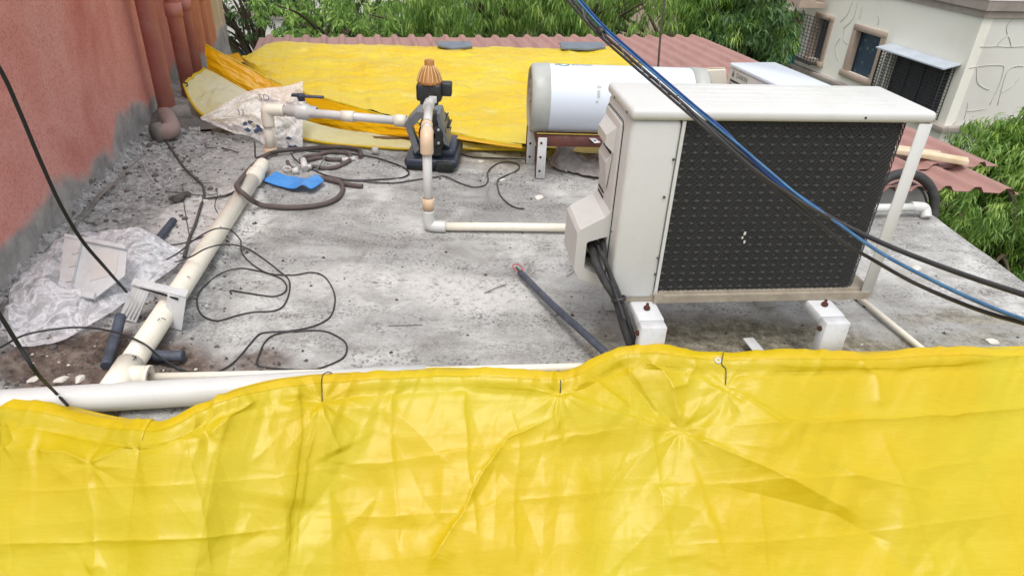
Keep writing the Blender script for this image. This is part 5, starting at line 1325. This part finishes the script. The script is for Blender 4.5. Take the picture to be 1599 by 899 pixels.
lay('loop_cable', c3([(-20, 245, .04), (0, 242, .07), (60, 220, .12), (130, 182, .13), (210, 162, .09), (290, 168, .02), (350, 190), (420, 235), (490, 290), (530, 328), (535, 375), (520, 430), (490, 468), (440, 482), (360, 484), (280, 500), (220, 518), (170, 523), (112, 495), (86, 450), (92, 390), (130, 340), (200, 290), (290, 270), (370, 282), (440, 300), (500, 328), (520, 362), (508, 392), (460, 410), (400, 404), (320, 390), (250, 376), (252, 392)]),
    w, M['cable'], 'black cable curling into a double loop right of the diagonal pipe')
lay('loop_cable', c3([(560, 573), (470, 590), (420, 622), (388, 680), (379, 742), (440, 752), (560, 760), (640, 760), (710, 742), (790, 705), (812, 660), (800, 622), (750, 590), (700, 575), (620, 572), (555, 580)]), w, M['cable'], 'black cable closing a flat ring just above the slim water pipe')
c8 = lambda q: conv(q, 180, 200, 3.2125)
lay('wall_cable', c8([(215, -60, .10), (228, -20, .10), (232, 10, .06), (250, 60), (300, 132), (350, 200), (400, 250), (438, 285), (446, 340), (428, 400), (402, 480), (370, 560), (345, 640)]), 0.0065, M['cable_dusty'], 'thick black cable from the downpipe foot down to the plastic bag')
lay('thin_wire', c8([(500, 275), (420, 275), (345, 285), (340, 300), (345, 370), (360, 470), (375, 550), (390, 568)]), 0.002, M['cable_dusty'], 'thin grey wire making a square bend left of the diagonal pipe', 'wire')
lay('thin_wire', c8([(514, 420), (500, 390), (506, 350), (512, 330), (450, 336), (330, 330), (250, 315)]), 0.0022, M['cable_dusty'], 'thin dark wire lying across the slab left of the reducer', 'wire')
lay('thin_wire', c8([(60, 590), (150, 588), (255, 585), (330, 577), (400, 560), (470, 530)]), 0.0028, M['cable_dusty'], 'dark wire passing behind the plastic bag towards the pipe', 'wire')
lay('string', c8([(134, 112), (140, 150), (152, 205), (180, 255), (225, 300)]), 0.0016, M['pvc_white'], 'thin pale string curving on the grit near the wall', 'string')
for k, (dx, lab) in enumerate(((0, 'pale cord along the wall foot, nearest the wall'), (5, 'pale cord along the wall foot, second from the wall'), (9, 'pale cord along the wall foot, farthest from the wall'))):
    lay('cord', [(-4 + dx, 482 + k, .05), (40 + dx, 430, .045), (85 + dx, 376, .045), (120 + dx, 340 + k, .045), (150 + dx * 0.7, 308, .045), (178 + dx * 0.3, 285, .05), (205, 262 - k, .06), (224, 244, .07)], 0.0022 + 0.0007 * k, M['cement'], lab, 'cord')
lay('conduit_piece', [(236, 388), (254, 366), (271, 344)], 0.0165, M['conduit'], 'slate blue conduit piece poking out behind the plastic bag', 'conduit', n=14)
lay('conduit_piece', [(166, 572, .02), (178, 535, .035), (189, 494, .07)], 0.0175, M['conduit'], 'slate blue conduit piece running from the channel bracket to the big white pipe', 'conduit', n=14)
lay('conduit_piece', [(214, 552, .02), (250, 556, .022), (287, 556, .022)], 0.0190, M['conduit'], 'dark conduit stub crossing right under the diagonal pipe near the tee', 'conduit', n=14)
lay('floor_cable', [(-60, 572, .12), (0, 543, .10), (40, 523, .09), (96, 513, .09), (140, 512, .08), (184, 520, .09), (225, 537, .10), (248, 556, .05), (280, 574), (308, 583)], 0.0036, M['cable'], 'black cable arching over the bag and the diagonal pipe at the left', 'cable')
lay('thin_wire', [(320, 309), (352, 305), (372, 296)], 0.006, M['cable_dusty'], 'thick dusty cable end lying left of the brown hose wrap', 'wire')
lay('thin_wire', [(322, 229), (350, 231), (372, 238)], 0.003, M['cable_dusty'], 'dark wire bit in front of the printed bag', 'wire')
lay('thin_wire', [(606, 506), (660, 505)], 0.0012, M['cable_dusty'], 'faint thin wire lying mid slab above the slim water pipe', 'wire')
rr = random.Random(8)
# tyre behind the corner post
t = thing('bicycle_tyre', 'black bicycle tyre leaning at the slab corner behind the post', 'tyre')
c = Q(1404, 331, 3.56); n_ = np.array([0.12, -0.96, 0.25]); n_ /= np.linalg.norm(n_)
a = np.cross(n_, [0, 0, 1.0]); a /= np.linalg.norm(a); b = np.cross(a, n_)
ang = np.linspace(0, 2 * math.pi, 65)[:-1]
def ring(r): return np.array([c + r * (math.cos(x) * a + math.sin(x) * b) for x in ang])
MB().tube(ring(0.212), 0.027, 12, closed=True).build('tread', M['tyre'], t)
MB().tube(ring(0.165), 0.006, 8, closed=True).build('inner_tube', M['black'], t)
# black bin-like wall piece under the roof sheet behind the tyre
o = MB().box(tuple(Q(1408, 315, 3.72)), (0.30, 0.03, 0.22), rz=0.1, bev=0.004).build('grey_board', M['bracket']); tag(o, 'grey board standing behind the tyre under the roofing sheets', 'board')

# ------------------------------------------------------------------ overhead cables
def hang(name, pts, r, mat, label, group='overhead cables', n=8, cat='cable'):
    P = spline([D(*p) for p in pts], 14)
    o = MB().tube(P, r, n).build(name, mat); return tag(o, label, cat, group)
bund = [(866, -30, 1.9), (893, 0, 1.85), (935, 47, 1.75), (985, 92, 1.65), (1030, 131, 1.57), (1075, 170, 1.50)]
def offp(pts, dx, dy): return [(p[0] + dx, p[1] + dy, p[2]) for p in pts]
hang('overhead_cable', offp(bund, 0, 0) + [(1130, 222, 1.44), (1185, 270, 1.38), (1255, 318, 1.32), (1330, 358, 1.27), (1400, 390, 1.22), (1500, 428, 1.16), (1599, 461, 1.1), (1700, 492, 1.05)], 0.0036, M['cable'], 'upper black overhead cable, ending highest at the right edge')
hang('overhead_cable', offp(bund, 5, -4) + [(1140, 215, 1.44), (1195, 262, 1.38), (1250, 308, 1.33), (1310, 350, 1.28), (1370, 392, 1.23), (1440, 430, 1.18), (1520, 468, 1.12), (1599, 499, 1.07), (1700, 530, 1.0)], 0.0026, M['blue_cable'], 'bright blue overhead cable between the black ones')
hang('overhead_cable', offp(bund, -4, 4) + [(1120, 216, 1.45), (1180, 268, 1.40), (1240, 316, 1.35), (1310, 374, 1.29), (1360, 404, 1.25), (1430, 443, 1.19), (1520, 481, 1.13), (1599, 505, 1.08), (1700, 530, 1.0)], 0.0032, M['cable'], 'lower black overhead cable, ending lowest at the right edge')
hang('overhead_cable', offp(bund, 8, -6) + [(1132, 205, 1.45), (1170, 246, 1.41), (1215, 286, 1.36)] + [(1253, 309, 1.335), (1312, 351, 1.285), (1372, 393, 1.235), (1442, 431, 1.185), (1522, 469, 1.125), (1600, 500, 1.075), (1700, 531, 1.005)], 0.0030, M['blue_cable_dark'], 'dark blue overhead cable in the bundle from the top')
hang('overhead_cable', offp(bund, 1, 1) + [(1124, 211, 1.45), (1178, 256, 1.40), (1232, 300, 1.345), (1300, 340, 1.295)] + [(1330, 356, 1.275), (1400, 388, 1.225), (1500, 426, 1.165), (1600, 459, 1.1)], 0.0028, M['foam'], 'thin grey overhead cable wrapped inside the bundle')
m = MB(); P = spline([D(*p) for p in offp(bund, 1, 0)], 30); L_ = len(P)
w_ = [P[i] + 0.0062 * (math.cos(i * 0.33) * np.array([1, 0, 0]) + math.sin(i * 0.33) * np.array([0, 0.3, 0.95])) for i in range(L_)]
o = m.tube(w_, 0.0009, 5).build('cable_glint', M['pump_grey']); tag(o, 'grey spiral thread standing in for glints on the overhead cable bundle', 'wire')  # added thread that imitates pale reflections along the cables
m = MB().lathe(D(936, 47, 1.75), np.array(D(985, 92, 1.65)) - np.array(D(935, 47, 1.75)), [(0, 0.004), (0, 0.0095), (0.02, 0.0095), (0.02, 0.004)], 12); o = m.build('tape_band', M['cable']); tag(o, 'black tape wound round the overhead cable bundle near the top', 'tape')
o = MB().tube(spline([D(-60, 20, 1.75), D(0, 108, 1.78), D(30, 172, 1.82), D(62, 248, 1.88), D(95, 320, 1.95), D(128, 375, 2.05), D(160, 413, 2.18), Q(198, 456, 2.06)], 12), 0.0044, 8).build('slanting_cable', M['hole']); tag(o, 'black cable slanting down past the red wall to the channel bracket', 'cable')
o = MB().tube(spline([D(-60, 400, 1.7), D(0, 492, 1.75), D(30, 540, 1.8), D(60, 585, 1.85), G(86, 612, .108), G(106, 633, .098)], 12), 0.0044, 8).build('slanting_cable', M['hole']); tag(o, 'black cable from the left frame edge lying over the big white pipe', 'cable')
p0 = G(1028, 108, 0.09); o = MB().tube(spline([p0, p0 + np.array([-0.03, -0.02, 0.5]), p0 + np.array([-0.02, -0.03, 1.6])], 8), 0.009, 8).build('thin_rod', M['cable_dusty']); tag(o, 'thin dark rod standing on the shed roof behind the heater', 'rod')

# ------------------------------------------------------------------ neighbouring house at the right
BD = np.array([-0.21345836, 0.97695216, 0]); BC = C0 + ray(1537, 28) * (2.0 / -ray(1537, 28)[2])     # direction of its long wall, its top corner
BX = -BD; b_rz = math.atan2(BX[1], BX[0])
# local frame: x runs along the long wall towards the camera-side corner (x=0 at the corner), y outward from the long wall is -y
t = thing('neighbour_house', 'off-white house with taupe cornice, three windows and filled cracks, right of the shed', 'house', BC, b_rz)
BXv = np.array([math.cos(b_rz), math.sin(b_rz), 0]); BYv = np.array([-BXv[1], BXv[0], 0])
if np.dot(BYv, C0 - BC) > 0: OUT = 1
else: OUT = -1
def bl_(px_, py_, off=0.0):       # sight line to local coordinates on the long wall (offset outward)
    p = PLN(px_, py_, BC + BYv * OUT * off, BYv) - BC
    return np.dot(p, BXv), p[2]
def be_(px_, py_):                # ... on the end wall
    p = PLN(px_, py_, BC, BXv) - BC
    return np.dot(p, BYv), p[2]
def bbox(m, x0, x1, y0, y1, z0, z1, **k):   # y measured outward
    return m.box2((min(x0, x1), min(y0 * OUT, y1 * OUT), min(z0, z1)), (max(x0, x1), max(y0 * OUT, y1 * OUT), max(z0, z1)), **k)
wins = [(-9.35, -8.62 + 0.0, -3.05, -1.62), (-4.02, -2.70, -2.15, -0.80), (-2.55, -0.15, -2.25, -1.10)]
# rebuild windows positions from the photograph's corners
def rect(l, r, tt, b): return (l, r, b, tt)
W1 = (bl_(1262, 20)[0], bl_(1300, 30)[0], bl_(1287, 104)[1], bl_(1290, 25)[1])
W2 = (-4.02, -2.70, -2.15, -0.80)
W3 = (-2.42, -0.25, -2.28, -1.10)
W1 = (-5.85, -4.97, -2.17, -0.79)
holes = sorted([(w[0] + 0.14, w[1] - 0.14, w[2] + 0.14, w[3] - 0.14) for w in (W1, W2)] + [(W3[0] + .1, W3[1] - .1, W3[2] + 0.03, W3[3] - 0.03)])
ZB = -5.3
m = MB(); x = -14.0
for (a, b, zl, zh) in holes:
    bbox(m, x, a, -0.25, 0, ZB, 0.338); bbox(m, a, b, -0.25, 0, ZB, zl); bbox(m, a, b, -0.25, 0, zh, 0.338); x = b
bbox(m, x, 0, -0.25, 0, ZB, 0.338)
m.build('long_wall', M['offwhite'], t)
m = MB(); bbox(m, -0.25, -0.001, -9.0, -0.2505, ZB, 0.338); m.build('end_wall', M['offwhite_shaded'], t)
m = MB(); bbox(m, -14, -0.26, -9.0, -8.8, ZB, 0.338); bbox(m, -14, -0.26, -8.8, -0.26, -0.50, -0.40); m.build('roof_slab', M['cornice'], t)
m = MB(); bbox(m, -14, 0.10, 0.001, 0.10, 0.14, 0.34); bbox(m, 0.001, 0.10, -9.0, 0.0, 0.14, 0.34); bbox(m, -14, 0.05, 0.002, 0.055, 0.0, 0.136); bbox(m, 0.002, 0.055, -9.0, 0.0, 0.0, 0.136)
m.build('cornice', M['cornice'], t)
m = MB(); bbox(m, -14, 0.11, -0.26, 0.11, 0.342, 0.39); bbox(m, -0.25, 0.11, -9.0, -0.262, 0.342, 0.39); m.build('coping', M['white_far'], t)
m = MB(); bbox(m, -14, 0.14, 0.002, 0.14, -2.46, -2.34, bev=0.01); bbox(m, 0.002, 0.14, -9, 0.0, -2.46, -2.34, bev=0.01); m.build('string_course', M['cornice'], t)
def frame(w, wd, mt, depth=0.05):
    l, r, b, tt = w; m = MB()
    bbox(m, l, r, 0.001, depth, tt - wd, tt, bev=0.006, seg=1); bbox(m, l - 0.03, r + 0.03, 0.001, depth + 0.05, b, b + wd, bev=0.006, seg=1)
    bbox(m, l, l + wd, 0.001, depth - 0.004, b + wd, tt - wd); bbox(m, r - wd, r, 0.001, depth - 0.004, b + wd, tt - wd)
    bbox(m, l + wd, l + wd + 0.012, -0.18, 0.03, b + wd, tt - wd)
    return m
w2 = frame(W2, 0.15, None).build('window', M['beige'], t)
l, r, b, tt = W2
m = MB(); bbox(m, l + .14, r - .14, -0.16, -0.15, b + .14, tt - .14); m.build('pane', M['glass'], w2)
m = MB(); bbox(m, l + .14, l + .17, -0.15, -0.12, b + .14, tt - .14); bbox(m, r - .17, r - .14, -0.15, -0.12, b + .14, tt - .14); bbox(m, l + .17, r - .17, -0.15, -0.12, tt - .17, tt - .14); bbox(m, l + .17, r - .17, -0.15, -0.12, b + .14, b + .16); m.build('sash', M['iron'], w2)
w1 = frame(W1, 0.14, None).build('window', M['beige'], t)
l, r, b, tt = W1
m = MB(); bbox(m, l + .13, r - .13, -0.16, -0.15, b + .13, tt - .13); m.build('pane', M['curtain'], w1)
m = MB()
gx0, gx1, gy = l - 0.55, r - 0.12, 0.36
for z in np.linspace(b + 0.1, tt - 0.08, 14): bbox(m, gx0, gx1, gy, gy + 0.012, z, z + 0.012); bbox(m, gx1, gx1 + .012, 0.06, gy, z, z + .012); bbox(m, gx0, gx0 + .012, 0.06, gy, z, z + .012)
for x in np.linspace(gx0, gx1, 9): bbox(m, x, x + 0.014, gy - 0.013, gy - 0.001, b + 0.08, tt - 0.06)
for x in (gx1,): 
    for y in np.linspace(0.08, gy, 4): bbox(m, x + .013, x + 0.026, y, y + 0.012, b + 0.08, tt - 0.06)
bbox(m, gx0, gx1, 0.06, gy, b + 0.04, b + 0.055); m.build('security_grille', M['iron'], w1)
w3 = MB(); l, r, b, tt = W3; bbox(w3, l, r, -0.20, -0.19, b, tt); w3 = w3.build('window', M['curtain'], t)
m = MB()
for x in np.linspace(l + 0.1, r - 0.1, 5): bbox(m, x - .02, x + .02, -0.185, -0.15, b + .05, tt - .05)
m.build('mullions', M['iron'], w3)
m = MB(); g0 = 0.26
for z in np.linspace(b + 0.02, tt - 0.03, 16): bbox(m, l, r, g0, g0 + 0.010, z, z + 0.010); bbox(m, l - .012, l, 0.03, g0, z, z + .010); bbox(m, r, r + .012, 0.03, g0, z, z + .010)
for x in np.linspace(l, r, 22): bbox(m, x - 0.007, x + 0.007, g0 - 0.013, g0 - 0.001, b, tt)
for x in (l - .013, r + .013): bbox(m, x - .008, x + .008, g0 - .001, g0 + .016, b, tt); bbox(m, x - .008, x + .008, .02, .035, b, tt)
m.build('security_grille', M['iron'], w3)
m = MB(); y1 = 0.42 * OUT
m.add([(l - .05, 0.005 * OUT, tt + 0.10), (r + .12, 0.005 * OUT, tt + 0.10), (r + .12, y1, tt + 0.01), (l - .05, y1, tt + 0.01), (l - .05, 0.005 * OUT, tt + 0.085), (r + .12, 0.005 * OUT, tt + 0.085), (r + .12, y1, tt - 0.02), (l - .05, y1, tt - 0.02)],
      [(0, 1, 2, 3), (7, 6, 5, 4), (3, 2, 6, 7), (0, 3, 7, 4), (1, 5, 6, 2)])
m.build('awning', M['awning'], w3)
# raised crack filler
def crack(pts, fn):
    P = spline([fn(*p) for p in pts], 4); return MB().tube(P, 0.009, 5).build('crack_filler', M['crack'], t)
fl = lambda px_, py_: (bl_(px_, py_)[0], 0.004 * OUT, bl_(px_, py_)[1]); fe = lambda px_, py_: (0.0, be_(px_, py_)[0], be_(px_, py_)[1])
fe = lambda px_, py_: (0.003, be_(px_, py_)[0], be_(px_, py_)[1])
for pts in ([(1333, 0), (1325, 22), (1313, 35)], [(1340, 5), (1333, 30), (1318, 45)], [(1313, 60), (1305, 75), (1309, 95)], [(1322, 38), (1318, 60), (1324, 70)], [(1348, 10), (1343, 30)], [(1372, 25), (1374, 33), (1371, 40)]): crack(pts, fl)
c9 = lambda q: conv(q, 1410, 0, 8.17)
for pts in (c9([(1390, 262), (1335, 330), (1325, 400), (1335, 450), (1290, 490), (1240, 535), (1205, 590)]), c9([(1350, 470), (1372, 540), (1382, 600)]), c9([(985, 603), (1100, 603), (1200, 598), (1380, 606), (1545, 598), (1700, 598)]),
            [(1514, 107), (1540, 103), (1565, 103), (1567, 112), (1560, 135), (1546, 164)], [(1526, 106), (1526, 128), (1535, 137), (1545, 141)], [(1599, 104), (1580, 106), (1570, 120), (1558, 165)], [(1563, 146), (1580, 135), (1593, 120)], [(1512, 160), (1510, 172), (1506, 186)], [(1510, 174), (1525, 173), (1540, 170)],
            [(1586, 106), (1592, 102)]): crack(pts, fe)
# projecting bay at the far left end
m = MB(); bbox(m, -7.6, -6.45, 0.002, 0.45, ZB, -0.95); m.build('bay', M['beige'], t)
m = MB(); bbox(m, -7.2, -5.35, 0.46, 0.95, -0.62, 0.75); bbox(m, -7.2, -5.35, 0.12, 0.459, -0.62, -0.5); m.build('box_canopy', M['beige'], t)
m = MB(); bbox(m, -8.6, -5.95, 0.46, 0.72, -2.72, -2.46, bev=0.01); m.build('ledge', M['cornice'], t)
m = MB()
for y in (0.12, 0.24): bbox(m, -6.449, -6.42, y, y + 0.04, ZB, -0.95)
m.build('pilaster_strips', M['cornice'], t)

# buildings glimpsed between the trees
def far_block(name, label, x0, x1, y0, y1, z1, mat, rz=0.0, win=True):
    t = thing(name, label, 'building', ((x0 + x1) / 2, (y0 + y1) / 2, -7), rz)
    w, d, h_ = (x1 - x0) / 2, (y1 - y0) / 2, z1 + 7
    MB().box2((-w, -d, 0.01), (w, d, h_)).build('wall', mat, t)
    MB().box2((-w - .15, -d - .15, h_ - 0.9), (w + .15, -d + .1, h_ - 0.7)).build('ledge', M['cornice'], t)
    if win:
        for i in range(int(2 * w / 2.6)):
            for j in range(2):
                xx = -w + 1.3 + i * 2.6; zz_ = h_ - 2.6 - j * 3
                f = MB().box2((xx - .6, -d - .06, zz_ - .7), (xx + .6, -d + .02, zz_ + .7)).build('window', M['cornice'], t)
                MB().box2((xx - .5, -d - .075, zz_ - .6), (xx + .5, -d - .062, zz_ + .6)).build('pane', M['glass'], f)
    return t
far_block('far_house', 'white house glimpsed through the dark trees at the upper left', -15, -7.2, 26, 33, -2.2, M['white_far'], 0.1)
far_block('far_house', 'white house glimpsed between branches above the left part of the shed roof', -5.8, -1.5, 24, 30, -2.0, M['white_far'], 0.08, False)
far_block('far_house', 'pinkish house glimpsed above the trees in the middle', 3.4, 9.5, 30, 36, 1.0, M['beige'], 0.1)
far_block('far_house', 'pinkish house behind the trees left of the off-white house', 9.3, 13.5, 24.5, 30, 1.5, M['beige'], 0.2)
t = thing('far_shed', 'brown lean-to roof glimpsed above the far edge of the shed roof between two trees', 'shed', Q(640, 45, 15))
m = MB().prism([(-1.5, 0, -0.9), (0.9, 0, 0.75), (0.9, 2.5, 0.75), (-1.5, 2.5, -0.9)], (0, 0, 0.08)); m.build('roof', M['brown_far'], t)
MB().box2((-1.2, 0.3, -7), (0.8, 2.3, -0.75)).build('wall', M['beige'], t)
# teal shade net hanging by the house
P = [Q(1228, 48, 12.6), Q(1243, 40, 12.6), Q(1240, 100, 12.6), Q(1222, 100, 12.6)]
V2 = loft([P[0], P[1]], [P[3], P[2]], 20, 30, 4); V2[..., 1] += 0.05 * np.sin(np.arange(20) * 1.3)[:, None]
o = big_grid('shade_net', V2, paint('teal_net', srgb(30, 120, 120), srgb(20, 90, 96), 0.8)); tag(o, 'teal shade net hanging beside the off-white house', 'net')

# ------------------------------------------------------------------ trees
def leaves(C, N, L, W, droop, rs):
    """C: clump centres (k,3); returns verts, faces, tones of hanging leaves in whorls"""
    k = len(C); n = k * N
    az = rs.random(n) * 2 * np.pi
    el = -np.clip(rs.normal(droop, 0.35, n), -0.5, 1.5)
    d = np.stack([np.cos(az) * np.cos(el), np.sin(az) * np.cos(el), np.sin(el)], 1)
    base = np.repeat(C, N, 0) + rs.normal(0, 0.045 * L / 0.16, (n, 3)) + d * 0.01
    Ls = L * rs.uniform(0.6, 1.25, n)[:, None]; Ws = W * rs.uniform(0.7, 1.2, n)[:, None]
    side = np.cross(d, np.array([0, 0, 1.0]) + rs.normal(0, 0.35, (n, 3))); side /= np.linalg.norm(side, axis=1)[:, None] + 1e-9
    bend = np.array([0, 0, -1.0]) * (0.22 * Ls)
    mid = base + d * Ls * 0.5 + np.array([0, 0, 0.04]) * Ls
    tip = base + d * Ls + bend
    V = np.stack([base, mid - side * Ws * 0.5, tip, mid + side * Ws * 0.5], 1).reshape(-1, 3)
    Fq = np.arange(n * 4).reshape(-1, 4)
    tone = np.clip(np.repeat(rs.normal(0.42, 0.16, k), N) + rs.normal(0, 0.16, n), 0, 1)
    return V, Fq, np.repeat(tone, 4)
def tree(label, c, rad, nclump, N, L, W, mat, seed, droop=0.9, trunk=True, group='trees behind the shed'):
    rs = np.random.default_rng(seed)
    c = np.array(c, float); rad = np.array(rad, float)
    t = thing('leafy_tree', label, 'tree', (c[0], c[1], -7), 0, group)
    # several sub-crowns for an uneven outline
    subs = [(rs.normal(0, 0.42, 3) * rad, rs.uniform(0.42, 0.72)) for _ in range(9)]
    P = []
    while len(P) < nclump:
        s_, q = subs[rs.integers(len(subs))]
        d = rs.normal(0, 1, 3); d /= np.linalg.norm(d)
        p = s_ + d * rad * q * rs.random() ** 0.28
        if vnoise(np.array([p[0] * 2.3 + seed]), np.array([p[2] * 2.3 + p[1]]), seed)[0] > -0.22: P.append(c + p)
    P = np.array(P)
    V, Fq, tone = leaves(P, N, L, W, droop, rs)
    V[:, :] -= np.array([c[0], c[1], -7])
    me = bpy.data.meshes.new('crown')
    me.vertices.add(len(V)); me.vertices.foreach_set('co', V.ravel().astype(np.float32))
    me.loops.add(Fq.size); me.loops.foreach_set('vertex_index', Fq.ravel().astype(np.int32))
    me.polygons.add(len(Fq)); me.polygons.foreach_set('loop_start', np.arange(0, Fq.size, 4, dtype=np.int32))
    me.materials.append(mat); me.update(calc_edges=True)
    o = bpy.data.objects.new('crown', me); S.collection.objects.link(o); o.parent = t; attr(o, 'tone', tone)
    cl = c - np.array([c[0], c[1], -7])
    fork = np.array([0.0, 0.0, cl[2] - rad[2] * 0.9])
    tr = spline([(0.15, 0.1, 0.0), (0.02, 0.05, fork[2] * 0.4), fork, fork + np.array([0.1, 0, rad[2] * 0.8])], 5)
    MB().tube(tr, np.linspace(0.15, 0.07, len(tr)), 10).build('trunk', M['bark'], t)
    m = MB()
    for i in rs.choice(len(P), min(26, len(P)), replace=False):
        e = P[i] - np.array([c[0], c[1], -7]); s0 = fork + (e - fork) * 0.05 + np.array([0, 0, rs.uniform(0, rad[2] * 0.6)])
        mid = (s0 + e) / 2 + np.array([0, 0, 0.12 * rad[2]]) + rs.normal(0, 0.06, 3)
        q = spline([fork, s0, mid, e], 4); m.tube(q, np.linspace(0.045, 0.008, len(q)), 5)
    m.build('limbs', M['bark'], t)
    return t
def at(px_, py_, y_): return Q(px_, py_, y_)
tree('dark fine-leaved tree right beside the wall end at the upper left', at(395, 20, 11.5), (1.25, 1.3, 1.4), 300, 22, 0.075, 0.028, M['leaf_dark'], 11, 0.5)
tree('dark tree with bare dark trunk at the upper left, second from the wall', at(470, 8, 12.5), (0.8, 1.0, 1.0), 120, 22, 0.08, 0.03, M['leaf_dark'], 12, 0.5)
tree('bright bushy tree right above the left part of the shed roof', at(515, 52, 10.5), (1.05, 1.0, 0.6), 240, 22, 0.10, 0.035, M['leaf_mid'], 13, 0.6)
tree('dark open tree above the shed roof, left of the drooping trees', at(610, 22, 12.5), (1.3, 1.2, 0.95), 140, 22, 0.085, 0.03, M['leaf_dark'], 14, 0.6)
tree('low bushy tree just left of the drooping mango-like trees', at(655, 50, 10.0), (0.6, 0.9, 0.5), 190, 22, 0.10, 0.03, M['leaf_mid'], 20, 0.8)
tree('drooping long-leaved tree behind the left slate tile', at(745, 15, 10.3), (1.35, 1.2, 1.25), 720, 30, 0.125, 0.016, M['leaf_mid'], 15, 1.0)
tree('drooping long-leaved tree behind the right slate tile', at(895, 20, 10.8), (1.35, 1.2, 1.20), 720, 30, 0.125, 0.016, M['leaf_mid'], 16, 1.0)
tree('drooping long-leaved tree behind the thin rod', at(1045, 38, 10.6), (1.30, 1.2, 0.95), 720, 30, 0.125, 0.016, M['leaf_mid'], 17, 1.0)
tree('fresh green tree above the right end of the shed roof', at(1112, 8, 11.2), (0.95, 1.1, 0.95), 520, 30, 0.12, 0.017, M['leaf_lime'], 18, 0.9)
tree('lower greyish green tree between shed roof and off-white house', at(1150, 66, 10.8), (0.80, 1.0, 0.9), 520, 18, 0.14, 0.030, M['leaf_dark'], 19, 0.8)
tree('dusky tree reaching in front of the off-white house', at(1200, 44, 11.6), (0.45, 0.7, 0.62), 240, 16, 0.16, 0.035, M['leaf_mid'], 21, 0.8)
tree('big fresh green tree at the right edge beyond the pink sheets', at(1575, 300, 6.2), (0.62, 0.7, 0.60), 1000, 24, 0.085, 0.013, M['leaf_lime'], 22, 0.8, group='trees right of the slab')
tree('lower tree crown at the right edge beyond the slab corner', at(1580, 385, 5.6), (0.72, 0.7, 0.75), 900, 24, 0.085, 0.013, M['leaf_mid'], 23, 0.8, group='trees right of the slab')
tree('shaded low tree between the tyre and the right tree', at(1480, 345, 6.4), (0.55, 0.6, 0.50), 640, 24, 0.085, 0.013, M['leaf_mid'], 24, 0.8, group='trees right of the slab')
tree('low lime green tree just beyond the right slab edge', at(1545, 425, 5.6), (0.55, 0.5, 0.6), 640, 24, 0.075, 0.013, M['leaf_lime'], 25, 0.6, group='trees right of the slab')
tree('dark tree filling the gap right of the slab', at(1570, 372, 8.0), (1.2, 1.0, 1.0), 700, 18, 0.15, 0.03, M['leaf_dark'], 26, 0.8, group='trees right of the slab')
# undergrowth far below
rs = np.random.default_rng(5)
C = np.stack([rs.uniform(-16, 18, 5200), rs.uniform(8.8, 34, 5200), rs.uniform(-6.9, -5.4, 5200)], 1)
C = C[(C[:, 1] > 9.5) | (C[:, 0] > 3)]
V, Fq, tone = leaves(C, 10, 0.42, 0.12, 0.3, rs)
me = bpy.data.meshes.new('undergrowth'); me.vertices.add(len(V)); me.vertices.foreach_set('co', V.ravel().astype(np.float32))
me.loops.add(Fq.size); me.loops.foreach_set('vertex_index', Fq.ravel().astype(np.int32)); me.polygons.add(len(Fq)); me.polygons.foreach_set('loop_start', np.arange(0, Fq.size, 4, dtype=np.int32))
me.materials.append(M['leaf_dark']); me.update(calc_edges=True); o = bpy.data.objects.new('undergrowth', me); S.collection.objects.link(o); attr(o, 'tone', tone)
tag(o, 'dark undergrowth between the houses far below', 'undergrowth', kind='stuff')
